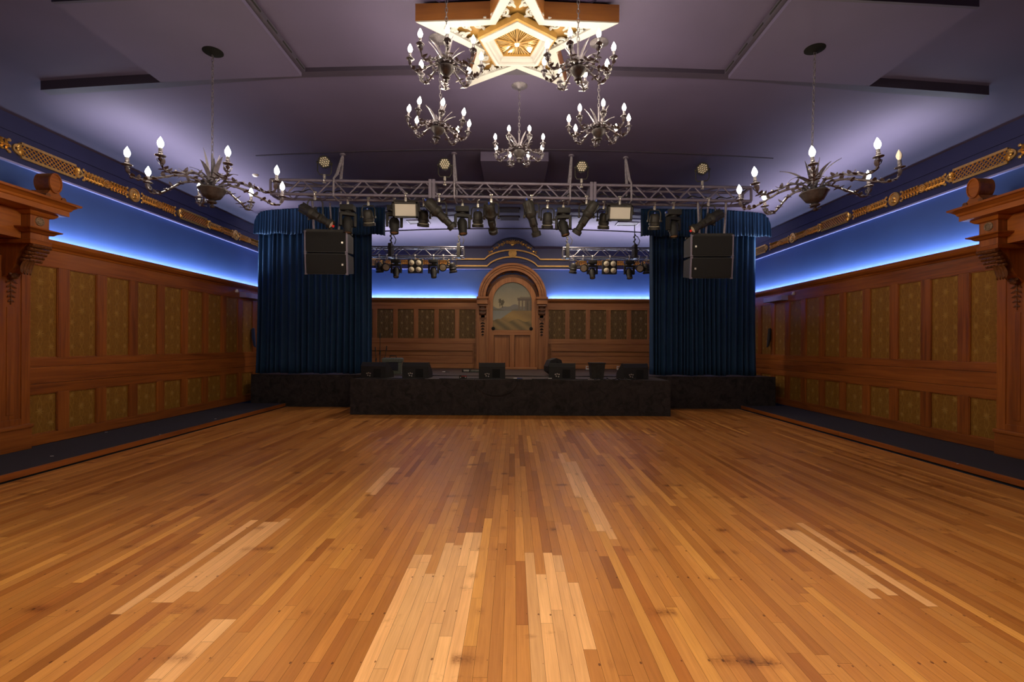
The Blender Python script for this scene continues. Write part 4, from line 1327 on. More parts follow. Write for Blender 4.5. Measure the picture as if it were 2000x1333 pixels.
# ================================================================== CHANDELIERS
def bez(pts, n=14):
    """Catmull-Rom through pts"""
    P = [Vector(p) for p in pts]; P = [P[0] * 2 - P[1]] + P + [P[-1] * 2 - P[-2]]
    o = []
    for i in range(1, len(P) - 2):
        for k in range(n):
            t = k / n
            a, b, c, d = P[i - 1], P[i], P[i + 1], P[i + 2]
            o.append(.5 * ((2 * b) + (-a + c) * t + (2 * a - 5 * b + 4 * c - d) * t * t + (-a + 3 * b - 3 * c + d) * t ** 3))
    o.append(P[-2]); return o


def arm_meshes(R_, big):
    R = random.Random(4)
    if big:
        path = [(.05, 0, .02), (.16, 0, .09), (.34, .02, .07), (.52, -.01, .0), (.64, 0, -.035), (R_ - .015, 0, .0), (R_, 0, .075)]
        cup = .085; k = 1.0
    else:
        path = [(.03, 0, .01), (.09, 0, .035), (.17, .008, -.005), (.235, 0, -.05), (R_ - .05, 0, -.055), (R_ - .006, 0, -.01), (R_, 0, .045)]
        cup = .05; k = .78
    pts = bez(path, 6)
    arm = MB().tube(pts, [.011 * k if i < len(pts) * .6 else .009 * k for i in range(len(pts))], 6)
    # a vine that winds round the arm
    vine = []
    for i, p in enumerate(pts[2:-6]):
        a = i * .9
        vine.append(p + Vector((0, math.cos(a), math.sin(a))) * .014 * k)
    lf = MB().tube(vine, .0045 * k, 4)
    for i in range(3 if big else 2, len(pts) - 7, 3 if big else 4):
        for q in (-1, 1):
            lf.leaf(pts[i], (.35 * R.uniform(-1, 1), q, R.uniform(-.2, 1)), .062 * k * R.uniform(.8, 1.2), .038 * k, up=(0, 0, 1), curl=R.uniform(-.5, .9), th=.003)
        if i % 2 == 0: lf.ball(pts[i] + Vector((0, 0, .016 * k)), .014 * k, n=6, m=4)
    for q in (-1, 1):
        lf.leaf(pts[-7], (.3, q * .7, .6), .08 * k, .035 * k, curl=.8)
    M = Matrix.Translation((R_, 0, cup - .03 * k)) @ Matrix.Scale(k, 4)
    soc = MB().lathe([(0, -.02), (.014, -.018), (.022, 0), (.012, .012), (.016, .02), (.044, .028), (.047, .034), (.040, .038), (.018, .036), (.017, .055), (.021, .06), (.017, .066), (.016, .105), (0, .105)], 14, M)
    bulb = MB().lathe([(.010, 0), (.014, .010), (.023, .026), (.027, .044), (.024, .064), (.014, .085), (.005, .102), (.0, .110)], 8, Matrix.Translation((R_, 0, cup + .073 * k)) @ Matrix.Scale(k, 4))
    return arm, lf, soc, bulb


def hub_meshes(big):
    R = random.Random(9)
    if big:
        bowl = [(0, -.20), (.02, -.195), (.026, -.175), (.012, -.165), (.02, -.15), (.045, -.145), (.05, -.13), (.03, -.12), (.045, -.105), (.085, -.09), (.105, -.06), (.13, -.02), (.145, 0), (.14, .012), (.06, .02), (0, .022)]
    else:
        bowl = [(0, -.14), (.012, -.137), (.018, -.122), (.01, -.115), (.016, -.105), (.036, -.10), (.04, -.088), (.02, -.08), (.03, -.07), (.055, -.045), (.075, -.015), (.08, 0), (.075, .008), (.03, .014), (0, .016)]
    b = MB().lathe(bowl, 24)
    H = .40 if big else .27
    s = MB().tube([(0, 0, 0), (0, 0, H)], .012 if big else .010, 8)
    s.lathe([(0, 0), (.03, .01), (.02, .03), (.014, .05)], 12)
    l = MB()
    n = 9 if big else 6
    for i in range(n):
        a = 2 * PI * i / n + R.uniform(-.2, .2)
        e = (1.5 if i % 3 == 0 else R.uniform(1.0, 1.35)) if big else R.uniform(1.0, 1.35)
        l.leaf((.02 * math.cos(a), .02 * math.sin(a), .03 + .01 * (i % 3)), (math.cos(a) * math.cos(e), math.sin(a) * math.cos(e), math.sin(e)), (.42 if big else .27) * R.uniform(.75, 1.05), .05 if big else .026, up=(math.cos(a), math.sin(a), -.3) if True else None, curl=(.25 if i % 3 == 0 else R.uniform(.9, 2.1)) if big else R.uniform(.3, 1.1), n=8)
    for i in range(10):      # small scrolled leaves round the hub
        a = 2 * PI * i / 10
        l.leaf((.05 * math.cos(a), .05 * math.sin(a), .015), (math.cos(a), math.sin(a), .5), .10 if big else .07, .05 if big else .035, up=(0, 0, -1), curl=1.2)
    return b, s, l, H


_arm = {True: arm_meshes(.73, True), False: arm_meshes(.335, False)}
_mesh = {}


def share(key, mb, name, mat, parent, smooth=True):
    if key in _mesh:
        o = bpy.data.objects.new(name, _mesh[key]); sc.collection.objects.link(o); o.parent = parent
    else:
        o = mb.build(name, mat, parent, smooth); _mesh[key] = o.data
    return o


def chandelier(label, big, hub, canopy_z, a0, dead=None, tilt=(0, 0), group=None, canopy_xy=None):
    t = thing('chandelier', label, 'chandelier', hub, 0, group)
    t.rotation_euler = (tilt[0], tilt[1], 0)
    b, s, l, H = hub_meshes(big)
    share(('bowl', big), b, 'bowl', M_iron_d, t); st = share(('stem', big), s, 'stem', M_iron, t); share(('plume', big), l, 'leaf_plume', M_iron, t)
    for i in range(8):
        arm, lf, soc, bulb = _arm[big]
        o = share(('arm', big), arm, 'arm', M_iron, t); o.rotation_euler = (0, 0, a0 + i * PI / 4)
        share(('vine', big), lf, 'vine_leaves', M_iron, o)
        share(('socket', big), soc, 'candle_socket', M_iron, o)
        if dead == i:
            d = bulb.build('bulb', M_dead, o, smooth=True); d['label'] = 'unlit bulb'
        else:
            share(('bulb', big), bulb, 'bulb', M_bulb, o)
    # chain and canopy, straight up whatever the tilt
    inv = Matrix.Rotation(tilt[1], 4, 'Y') @ Matrix.Rotation(tilt[0], 4, 'X')
    inv = inv.inverted()
    ch = MB(); top = canopy_z - hub[2]; z = H; i = 0
    p0 = Vector((0, 0, H)); p1 = inv @ Vector((0, 0, top - .03)); d = (p1 - p0); nL = max(2, int(d.length / .042))
    q = Vector((0, 0, 1)).rotation_difference(d.normalized()).to_matrix().to_4x4()
    for i in range(nL):
        c = p0 + d * ((i + .5) / nL)
        M = Matrix.Translation(c) @ q @ Matrix.Rotation(PI / 2 * (i % 2), 4, 'Z')
        h = d.length / nL * .5 + .007
        pts = [M @ Vector((.012 * math.cos(2 * PI * k / 8), 0, h * math.sin(2 * PI * k / 8))) for k in range(8)]
        ch.tube(pts, .0038, 4, closed=True)
    ch.build('chain', M_iron, t)
    ca = MB().lathe([(0, -.035), (.02, -.033), (.035, -.02), (.09, -.012), (.105, -.002), (.105, .012), (0, .012)], 28, Matrix.Translation(inv @ Vector((0, 0, top))) @ inv)
    ca.build('canopy', M_matte if big else M_iron, t, smooth=True)
    return t


def vz(x, panel=False): return vault(x) - (.105 if panel else 0)


R45 = PI / 4
chandelier('large chandelier hanging at left over the wainscot, all bulbs lit', True, (-3.35, 5.22, 3.20), vz(3.35, True), math.radians(-92), group='wide iron chandeliers')
chandelier('large chandelier hanging at right, its rightmost bulb unlit', True, (3.26, 5.12, 3.17), vz(3.26, True), math.radians(-78), dead=1, tilt=(math.radians(-1.0), math.radians(-3.5)), group='wide iron chandeliers')
G = 'cluster of small chandeliers under the star'
chandelier('small chandelier nearest the camera, left of the star', False, (-.655, 4.48, 4.13), vz(.65), math.radians(10), group=G)
chandelier('small chandelier nearest the camera, right of the star', False, (.60, 4.48, 4.12), vz(.6), math.radians(25), group=G)
chandelier('small chandelier hanging left of centre, below and behind the near left one', False, (-.855, 5.25, 3.90), vz(.85), math.radians(15), tilt=(0, math.radians(7)), group=G)
chandelier('small chandelier hanging right of centre, below and behind the near right one', False, (.945, 5.30, 3.91), vz(.94), math.radians(-2), group=G)
chandelier('small chandelier in the middle, farthest and lowest of the cluster', False, (.06, 6.20, 4.03), vz(.06), math.radians(22), tilt=(math.radians(-8), 0), group=G)

# ================================================================== FRONT TRUSS
TA = math.atan(0.033); TC = Vector((0.02, 8.25, 0)); ZTT = 4.325; ZTB = 4.083


def TY(x): return 8.25 + .033 * x


def truss(name, label, loc, rz, x0, x1, h, dpt, r, mat, seg, plates, group=None):
    t = thing(name, label, 'truss', loc, rz, group)
    for (y, z) in ((0, 0), (0, -h), (dpt, 0), (dpt, -h)):
        MB().tube([(x0, y, z), (x1, y, z)], r, 10).build('chord', mat, t, smooth=True)
    n = max(2, int((x1 - x0) / seg)); st = (x1 - x0) / n
    for nm, fn in (('front_lattice', lambda q: (0, -h * q)), ('rear_lattice', lambda q: (dpt, -h * q)), ('top_lattice', lambda q: (dpt * q, 0)), ('bottom_lattice', lambda q: (dpt * q, -h))):
        b = MB()
        for i in range(n):
            a = x0 + i * st
            for q0, q1, xa, xb in ((0, 1, a + .02, a + st / 2 - .01), (1, 0, a + st / 2 + .01, a + st - .02)):
                p = fn(q0); q = fn(q1)
                b.tube([(xa, p[0], p[1]), (xb, q[0], q[1])], r * .5, 6)
        b.build(nm, mat, t, smooth=True)
    for x in plates:
        b = MB()
        for e in (-.03, .03):
            b.cbox(x + e - .026, x + e + .026, -.035, dpt + .035, .045, -h - .045, .006)
        b.build('end_plate', mat, t)
    for x in (x0, x1):
        b = MB()
        b.box(x - .012, x + .012, -.025, .025, -h, 0).box(x - .012, x + .012, dpt - .025, dpt + .025, -h, 0).box(x - .012, x + .012, 0, dpt, -.02, .02).box(x - .012, x + .012, 0, dpt, -h - .02, -h + .02)
        b.build('end_frame', mat, t)
    return t


truss('lighting_truss', 'long grey box truss spanning the front of the stage', (0, 8.25, ZTT), TA, -4.20, 4.22, ZTT - ZTB, .29, .025, M_truss, .52, (-1.435, 1.385))
# cables draped along the truss
R = random.Random(2)
for k in range(6):
    b = MB(); pts = []; xa = -3.9 + k * 1.35
    for i in range(22):
        x = xa + i * .055
        pts.append((x, TY(x) + .10 + .02 * math.sin(i * .9 + k), ZTB + .045 + .05 * abs(math.sin(i * .33 + k)) + .02 * math.sin(i * 1.3)))
    for j in range(2):
        b.tube([(p[0], p[1] + .04 * j, p[2] + .015 * j) for p in pts], .008, 5)
    o = b.build('cable_run', M_cordage, smooth=True)
    tag(o, ['black cables lying in the truss, section at its left end', 'black cables lying in the truss, second section from its left end', 'black cables lying in the truss, just left of its middle',
            'black cables lying in the truss, just right of its middle', 'black cables lying in the truss, second section from its right end', 'black cables lying in the truss, section at its right end'][k], 'cable', 'cables in the front truss')
# slings to the ceiling
for i, (px, lean, lb) in enumerate(((659, .09, 'grey rigging sling at the left end of the truss'), (889, -.03, 'grey rigging sling left of the middle of the truss'),
                                    (1113, .04, 'grey rigging sling right of the middle of the truss'), (1233, -.06, 'grey rigging sling towards the right end of the truss'))):
    p = PY(px, 360, 8.3); x = p.x; y = TY(x)
    zt = vault(x, 8.5) + .0
    t = thing('rigging_sling', lb, 'sling', (x, y, ZTB - .03), 0, 'slings holding the front truss')
    H = zt - ZTB + .03
    b = MB()
    for q in (-1, 1):
        pts = [(0, -.032, .0), (lean * .05, -.034, .30), (lean * .3 + .01 * q, .05, .40), (lean + .006 * q, .14, H - .05)]
        b.tube(pts, .017, 6)
        pts = [(0, .325, .0), (lean * .05, .325, .30), (lean * .3 + .01 * q, .25, .40), (lean + .006 * q, .16, H - .05)]
        b.tube(pts, .017, 6)
    b.tube([(0, -.032, 0), (0, .15, -.02), (0, .325, 0)], .015, 6)
    b.build('strap', M_sling, t, smooth=True)
    c = MB()
    for k in range(6):
        z = .47 + k * (H - .5) / 6
        M = Matrix.Translation((lean * (.4 + .1 * k), .15, z)) @ Matrix.Rotation(PI / 2 * (k % 2), 4, 'Z')
        c.tube([M @ Vector((.018 * math.cos(a * PI / 4), 0, .045 * math.sin(a * PI / 4))) for a in range(8)], .006, 5, closed=True)
    c.build('chain', M_truss, t, smooth=True)
    MB().lathe([(0, -.06), (.02, -.06), (.02, -.02), (.05, -.015), (.05, .02), (0, .02)], 12, Matrix.Translation((lean, .15, H - .005))).build('ceiling_anchor', M_truss, t, smooth=True)

# ================================================================== STAGE LIGHTS
_lm = {}


def clamp_mesh():
    b = MB()
    b.tube([(0, .034 * math.cos(a), .034 * math.sin(a)) for a in [i * PI / 6 for i in range(12)]], .012, 6, closed=True)
    b.cbox(-.018, .018, -.018, .018, -.10, -.03, .004)
    b.cbox(-.028, .028, -.014, .014, .028, .05, .004)
    b.lathe([(0, -.075), (.026, -.07), (.026, -.06), (0, -.055)], 10)
    b.lathe([(0, -.105), (.022, -.102), (.022, -.088), (0, -.085)], 10)
    return b


def LM(key, fn, name, mat, parent, smooth=True):
    if key not in _lm:
        o = fn().build(name, mat, parent, smooth); _lm[key] = o.data
        return o
    o = bpy.data.objects.new(name, _lm[key]); sc.collection.objects.link(o); o.parent = parent
    return o


def orient(o, d, loc):
    o.location = loc; o.rotation_mode = 'QUATERNION'; o.rotation_quaternion = aim(d)


def yoke_mesh(wd, L, r=.012):
    def f():
        b = MB(); h = wd / 2
        b.tube([(-h, 0, -L), (-h, 0, -.05), (-h + .03, 0, 0), (h - .03, 0, 0), (h, 0, -.05), (h, 0, -L)], r, 6)
        for q in (-1, 1):
            b.lathe([(0, -.02), (.022, -.02), (.022, .02), (0, .02)], 10, Matrix.Translation((q * h, 0, -L)) @ Matrix.Rotation(PI / 2, 4, 'Y'))
        return b
    return f


def par_body():
    return MB().lathe([(0, .13), (.045, .128), (.075, .105), (.085, .07), (.088, -.02), (.098, -.03), (.098, -.07), (.088, -.075), (.088, -.10), (.108, -.105), (.108, -.155), (.100, -.155), (.098, -.11), (.08, -.10), (.0, -.098)], 20)


def leko_body():
    b = MB().lathe([(0, .30), (.055, .295), (.075, .27), (.085, .20), (.088, .10), (.10, .085), (.10, .03), (.085, .01), (.072, -.02), (.072, -.16), (.06, -.165), (.06, -.26), (.085, -.275), (.085, -.34), (.075, -.345), (.07, -.30), (0, -.295)], 18)
    for i in range(6):
        a = i * PI / 3
        b.box(-.006, .006, .07, .10, .12, .27, M=Matrix.Rotation(a, 4, 'Z'))
    b.cbox(-.13, .13, -.012, .012, .04, .075, .004)
    b.tube([(0, .09, .06), (0, .16, .05)], .01, 6)
    b.cbox(-.035, .035, -.12, -.07, -.12, .0, .006)
    return b


def mh_head():
    b = MB().lathe([(0, .13), (.05, .125), (.078, .09), (.085, .02), (.082, -.06), (.072, -.12), (.078, -.16), (.07, -.17), (.065, -.15), (0, -.145)], 18)
    for q in (-1, 1): b.cbox(q * .078 - .012, q * .078 + .012, -.035, .035, -.06, .07, .008)
    return b


def mh_yoke():
    b = MB()
    b.lathe([(0, .03), (.06, .028), (.06, .0), (0, .0)], 16)
    b.cbox(-.125, .125, -.05, .05, -.06, .0, .02)
    for q in (-1, 1): b.cbox(q * .125 - .024, q * .125 + .024, -.045, .045, -.25, -.01, .018)
    return b


def mh_base():
    b = MB().cbox(-.12, .12, -.10, .10, -.10, .0, .02)
    b.cbox(-.10, .10, -.107, -.09, -.085, -.015, .005)
    return b


def fixture_root(name, label, cat, p, group):
    t = thing(name, label, cat, p, TA, group)
    c = LM('clamp', clamp_mesh, 'clamp', M_steel, t)
    return t


def par(label, p, d, group, yaw=0, drop=.22, mat=None):
    t = fixture_root('par_can', label, 'stage light', p, group)
    y = LM('yokep', yoke_mesh(.23, .20), 'yoke', M_black, t); y.location = (0, 0, -.10); y.rotation_euler = (0, 0, yaw)
    b = LM('par', par_body, 'can', M_black, t); orient(b, d, (0, 0, -.30))
    l = LM('parl', lambda: MB().lathe([(0, -.115), (.06, -.112), (.094, -.10), (.094, -.095), (0, -.095)], 18), 'lens', M_lens, b)
    LM('parc', lambda: MB().lathe([(0, .15), (.014, .15), (.018, .13), (0, .12)], 8), 'connector', M_bluelens, b)
    return t


def leko(label, p, d, group, yaw=0, drop=.33):
    t = fixture_root('profile_spotlight', label, 'stage light', p, group)
    y = LM('yokel%.2f' % drop, yoke_mesh(.26, drop - .10, .013), 'yoke', M_black, t); y.location = (0, 0, -.10); y.rotation_euler = (0, 0, yaw)
    b = LM('leko', leko_body, 'barrel', M_black, t); orient(b, d, (0, 0, -drop))
    LM('lekog', lambda: MB().cbox(-.02, .02, .062, .088, -.352, -.30, .004), 'gel_frame', M_red, b)
    LM('lekoc', lambda: MB().lathe([(0, .335), (.014, .335), (.018, .30), (0, .29)], 8), 'connector', M_bluelens, b)
    LM('lekol', lambda: MB().lathe([(0, -.325), (.06, -.32), (.07, -.31), (0, -.30)], 14), 'lens', M_lens, b)
    return t


def mover(label, p, d, group, yaw=0):
    t = fixture_root('moving_head_light', label, 'stage light', p, group)
    b = LM('mhb', mh_base, 'base', M_black2, t); b.location = (0, 0, -.10)
    y = LM('mhy', mh_yoke, 'yoke', M_black2, t); y.location = (0, 0, -.225); y.rotation_euler = (0, 0, yaw)
    h = LM('mhh', mh_head, 'head', M_black2, t); orient(h, d, (0, 0, -.43))
    LM('mhl', lambda: MB().lathe([(0, -.162), (.05, -.16), (.062, -.15), (0, -.145)], 16), 'lens', M_lens, h)
    LM('mhc', lambda: MB().cbox(-.15, -.115, -.02, .02, -.06, -.02, .006), 'connector', M_bluelens, b)
    return t


def flood(label, p, d, group, drop=.22):
    t = fixture_root('flood_light', label, 'stage light', p, group)
    y = LM('yokef', yoke_mesh(.47, .16), 'yoke', M_black, t); y.location = (0, 0, -.09)
    def hb():
        b = MB().cbox(-.215, .215, -.13, .13, -.02, .12, .02)
        b.box(-.215, .215, -.13, -.105, -.05, -.02).box(-.215, .215, .105, .13, -.05, -.02).box(-.215, -.185, -.13, .13, -.05, -.02).box(.185, .215, -.13, .13, -.05, -.02)
        for i in range(7): b.box(-.18 + .06 * i - .006, -.18 + .06 * i + .006, -.11, .11, .12, .14)
        return b
    b = LM('flood', hb, 'housing', M_black, t); orient(b, d, (0, 0, -.25)); b.rotation_quaternion = Matrix((( -1, 0, 0), (0, 0, 1), (0, 1, 0))).transposed().to_quaternion() if False else Quaternion((1, 0, 0), -PI / 2 + math.radians(12))
    LM('floodl', lambda: MB().cbox(-.18, .18, -.10, .10, -.035, -.018, .004), 'diffuser', M_diff, b, False)
    return t


def ledpar(label, p, yaw, group):
    """an LED wash can standing up from the top chord, face towards the room"""
    t = fixture_root('led_wash_light', label, 'stage light', p, group)
    t.children[0].rotation_euler = (PI, 0, 0)
    y = LM('yokeu', yoke_mesh(.22, .20, .010), 'yoke', M_black, t); y.location = (0, 0, .10); y.rotation_euler = (PI, 0, yaw)
    def bd():
        b = MB().lathe([(0, .07), (.06, .068), (.085, .05), (.098, .0), (.104, -.06), (.100, -.065), (.094, -.055), (0, -.052)], 22)
        for i in range(10): b.box(-.004, .004, .05, .10, -.02, .075, M=Matrix.Rotation(i * PI / 5, 4, 'Z'))
        return b
    b = LM('lp', bd, 'can', M_black, t); orient(b, (math.sin(yaw), -math.cos(yaw), -.12), (0, 0, .31))
    def ds():
        m = MB()
        for j in range(-2, 3):
            for i in range(-2, 3):
                x = (i + .5 * (j % 2)) * .036; q = j * .032
                if math.hypot(x, q) < .082: m.lathe([(0, -.066), (.010, -.064), (.0155, -.056), (.0155, -.05), (0, -.05)], 8, Matrix.Translation((x, q, 0)))
        return m
    LM('lpd', ds, 'lens_cluster', M_lens, b)
    return t


GT = 'stage lights on the front truss'


def on(px, row='f', z=ZTB):
    x0 = (px - CX) / F * 8.25
    for _ in range(4):
        y = TY(x0) + (.29 if row == 'r' else 0); x0 = (px - CX) * y / F
    return (x0, y, z)


leko('black profile spotlight over the left speaker, pointing down to the right', on(614), (.62, -.04, -.36), GT, drop=.36)
mover('black moving head light between the leftmost spotlight and a par can', on(678, 'r'), (.05, -.1, -1), GT, .5)
par('short par can hanging second of its row, above the left speaker\'s right edge', on(718, 'r'), (.05, .35, -1), GT)
flood('black flood light with cream face, left of the stage middle', on(791), (0, -1, -.2), GT)
mover('black moving head partly behind the left flood light', on(769, 'r'), (.05, -.2, -1), GT, .3)
par('black par can beside the left flood light', on(826, 'r'), (-.1, .35, -1), GT)
leko('long black profile spotlight just right of the left flood light', on(856), (.60, .25, -.55), GT, drop=.30)
mover('black moving head light left of the arch, alone below the truss', on(902, 'r'), (.1, -.2, -1), GT, .2)
par('small par can left of the arch, beside a tilted spotlight', on(932, 'r'), (0, .3, -1), GT)
leko('squat black spotlight hanging directly left of the arch top', on(958), (.10, .75, -.5), GT, drop=.36)
leko('black profile spotlight right of the arch, pointing down to the right', on(1037), (.28, .35, -.8), GT, drop=.34)
par('small par can right of the arch, between a spotlight and a moving head', on(1068, 'r'), (0, .3, -1), GT)
mover('black moving head light right of the arch', on(1099, 'r'), (.25, -.2, -1), GT, -.3)
leko('black profile spotlight pointing down to the left beside the right flood light', on(1144), (-.42, .30, -.7), GT, drop=.32)
par('black par can overlapping the left edge of the right flood light', on(1178, 'r'), (0, .35, -1), GT)
flood('black flood light with cream face, right of the stage middle', on(1209), (0, -1, -.2), GT)
par('black par can below the truss in front of the right valance', on(1277, 'r'), (.05, .3, -1), GT)
mover('black moving head light left of the right speaker', on(1314, 'r'), (.0, -.2, -1), GT, .4)
leko('black profile spotlight over the right speaker, pointing down to the left', on(1382), (-.62, -.04, -.36), GT, drop=.36)
for px, yaw, lb in ((632, .3, 'LED wash light standing on the truss at its left end'), (867, .05, 'LED wash light standing on the truss left of the middle chandelier'),
                    (1134, -.05, 'LED wash light standing on the truss right of the middle chandelier'), (1370, -.35, 'LED wash light standing on the truss at its right end')):
    ledpar(lb, on(px, 'f', ZTT), yaw, 'LED wash lights on top of the front truss')


# ================================================================== HANGING SPEAKERS
def cab_mesh():
    w_, h, d = .365, .186, .42
    poly = [(-h, 0), (h, 0), (h * .82, d), (-h * .82, d)]           # z, y
    b = MB().prism([(y, z) for z, y in poly], 'x', -w_, w_)
    return b


def speakers(side, px, py, yaw):
    s = -1 if side == 'left' else 1
    for k, (dz, lb) in enumerate(((0, 'upper'), (-.392, 'lower'))):
        p = PY(px, py, 8.42)
        tl = math.radians(2 + 4 * k)
        t = thing('loudspeaker', '%s black loudspeaker of the pair hanging in front of the %s curtain' % (lb, side), 'speaker', (p.x, p.y + .012 * k * 2, p.z + dz), yaw, 'loudspeakers hanging from the truss')
        t.rotation_euler = (tl, 0, yaw)
        LM('cab', cab_mesh, 'cabinet', M_black2, t, False)
        LM('cabg', lambda: MB().cbox(-.345, .345, -.014, .002, -.168, .168, .006), 'grille', M_grille, t, False)
        def fr():
            b = MB()
            for q in (-1, 1):
                b.cbox(q * .365 - .012, q * .365 + .012, -.012, .03, -.188, .188, .004)
                for z in (-.18, .18): b.cbox(q * .36 - .02, q * .36 + .02, -.018, .02, z - .015, z + .015, .004)
            return b
        LM('cabf', fr, 'corner_hardware', M_steel if False else M_truss, t, False)
        LM('cabb%d' % (s), lambda: MB().cbox(-s * .29 - .016, -s * .29 + .016, -.02, -.01, -.03, .005, .003), 'badge', M_steel, t, False)
    p = PY(px, py, 8.42)
    r = thing('speaker_rigging_bar', 'black rigging bar and straps holding the %s speakers to the truss' % side, 'rigging', (p.x, p.y, p.z + .20), yaw)
    MB().cbox(-.37, .37, -.0, .04, -.012, .025, .005).cbox(-.37, .37, .3, .34, -.012, .025, .005).build('bar', M_black, r)
    b = MB()
    for q in (-1, 1): b.tube([(q * .22, .02, .02), (q * .25, .02, ZTB - p.z - .20 + .0)], .02, 6)
    b.tube([(0, .32, .02), (0, .2, ZTB - p.z - .2)], .016, 6)
    b.build('strap', M_sling, r, smooth=True)


speakers('left', 636.5, 472.5, math.radians(3))
speakers('right', 1391, 480.5, math.radians(-2))

# ================================================================== REAR TRUSSES over the stage
ZR = 4.17
for side, x0, x1, hx in (('left', -4.25, -1.38, (-3.40, -1.52)), ('right', 1.34, 4.05, (1.47, 3.33))):
    truss('rear_truss', 'short silver truss over the back of the stage, %s of the arch' % side, (0, 12.9, ZR), 0, x0, x1, .25, .25, .024, M_truss2, .5, (), 'rear trusses over the stage')
    for i, x in enumerate(hx):
        t = thing('truss_hanger', 'black hanger holding the %s rear truss, the one %s the arch' % (side, 'nearer' if (side == 'left') == (i == 1) else 'farther from'), 'hanger', (x, 13.02, ZR), 0, 'hangers of the rear trusses')
        H = vault(x, 13.0) - ZR
        MB().tube([(0, 0, -.26), (0, 0, H)], .012, 6).build('rod', M_black, t)
        MB().cbox(-.045, .045, -.16, .16, -.28, .10, .01).build('bracket', M_black, t)
        b = MB()
        for k in range(5): b.ball(Vector((.012 * (-1) ** k, 0, .14 + .06 * k)), .028, .03, .036, 7, 4)
        b.tube([(0, 0, .38), (.08, -.02, .33), (.14, -.02, .22), (.10, 0, .1)], .012, 6)
        b.build('chain_and_cable', M_cordage, t, smooth=True)
    GR = 'stage lights on the %s rear truss' % side
    Yr = 12.9
    def rp(px): return ((px - CX) / F * Yr, Yr, ZR - .25)
    ww = ['left', 'right'][side == 'right']
    if side == 'left':
        lst = [(740, 'par', (.1, .1, -1), 'at its far left'), (755, 'parf', 0, 'facing out, second from the left curtain'), (773, 'mh', (.05, -.3, -1), 'left of the four-lamp blinder'), (810, 'bl', 0, ''), (846, 'mh', (.1, -.2, -1), 'right of the four-lamp blinder'), (865, 'parf', 0, 'facing out, near the arch end'), (883, 'par', (.15, .2, -1), 'at the arch end')]
    else:
        lst = [(1119, 'par', (-.1, .1, -1), 'at the arch end'), (1138, 'parf', 0, 'facing out, near the arch end'), (1156, 'mh', (.0, -.3, -1), 'left of the four-lamp blinder'), (1190, 'bl', 0, ''), (1228, 'mh', (.05, -.3, -1), 'right of the four-lamp blinder'), (1247, 'parf', 0, 'facing out, second from the right curtain'), (1262, 'par', (.1, .1, -1), 'at its far right')]
    for px, kd, d, wh in lst:
        lab = 'on the %s rear truss, %s' % (ww, wh)
        if kd == 'par': par('black par can pointing down ' + lab, rp(px), d, GR)
        elif kd == 'parf': par('black par can ' + lab, rp(px), (.0, -1, -.25), GR)
        elif kd == 'mh': mover('black moving head light ' + lab, rp(px), d, GR)
        else:
            t = fixture_root('blinder_light', 'black four-lamp blinder light in the middle of the %s rear truss' % ww, 'stage light', rp(px), 'blinder lights on the rear trusses')
            b = LM('blh', lambda: MB().cbox(-.20, .20, -.03, .12, -.47, -.09, .03), 'housing', M_black, t, False)
            for ix in (-.095, .095):
                for iz in (-.19, -.375):
                    c = LM('bll', lambda: MB().lathe([(0, .035), (.05, .03), (.072, .015), (.075, .0), (.075, -.01)], 18, Matrix.Rotation(PI / 2, 4, 'X')), 'lamp', M_lens, t)
                    c.location = (ix, -.03, iz)

# ================================================================== THINGS ON THE STAGE
def wedge_prof():
    return [(0, 0), (0, .26), (.05, .345), (.10, .345), (.40, .12), (.42, .06), (.42, 0)]       # y, z


def wedge(label, px, yaw, mirror=1, Y=10.42):
    p = PY(px, 738, Y); p.z = ZA
    t = thing('stage_monitor', label, 'monitor speaker', p, yaw, 'wedge monitors along the stage edge')
    def body():
        b = MB(); pr = wedge_prof()
        b.prism(pr, 'x', -.27, .27)
        for q in (-1, 1): b.prism([(y * 1.0 - .004 if y < .01 else y + .006, z * 1.0 + .006 if z > .1 else z) for y, z in pr], 'x', q * .27, q * .292)
        return b
    LM('wedge', body, 'cabinet', M_black2, t, False)
    c = LM('wedger', lambda: MB().cbox(-.085, .085, -.006, .004, .02, .21, .004), 'rear_recess', M_hole, t, False); c.location = (mirror * .09, 0, 0)
    def jk():
        b = MB()
        for i, (x, z) in enumerate(((0, .06), (.05, .05), (.02, .11), (.06, .10), (-.02, .10))):
            b.lathe([(0, .012), (.014, .01), (.016, 0), (.016, -.004)], 10, Matrix.Translation((x, -.002, z)) @ Matrix.Rotation(PI / 2, 4, 'X'))
        return b
    c = LM('wedgej', jk, 'connector_jacks', M_steel, t); c.location = (-mirror * .13 if mirror > 0 else .06, 0, 0)
    n = Vector((0, .225, .30)); 
    LM('wedgeg', lambda: MB().prism([(.12, .338), (.39, .136), (.395, .142), (.125, .345)], 'x', -.25, .25), 'grille', M_grille, t, False)
    return t


wedge('black wedge monitor at the left end of the stage edge, by the curtain', 729, math.radians(-10))
wedge('black wedge monitor beside the green-grey case', 811, math.radians(-3))
wedge('black wedge monitor at the middle of the stage edge, below the arch', 961, math.radians(4))
wedge('black wedge monitor left of the tall bin', 1098, math.radians(-4))
wedge('black wedge monitor at the right end of the stage edge, by the curtain', 1242, math.radians(9))

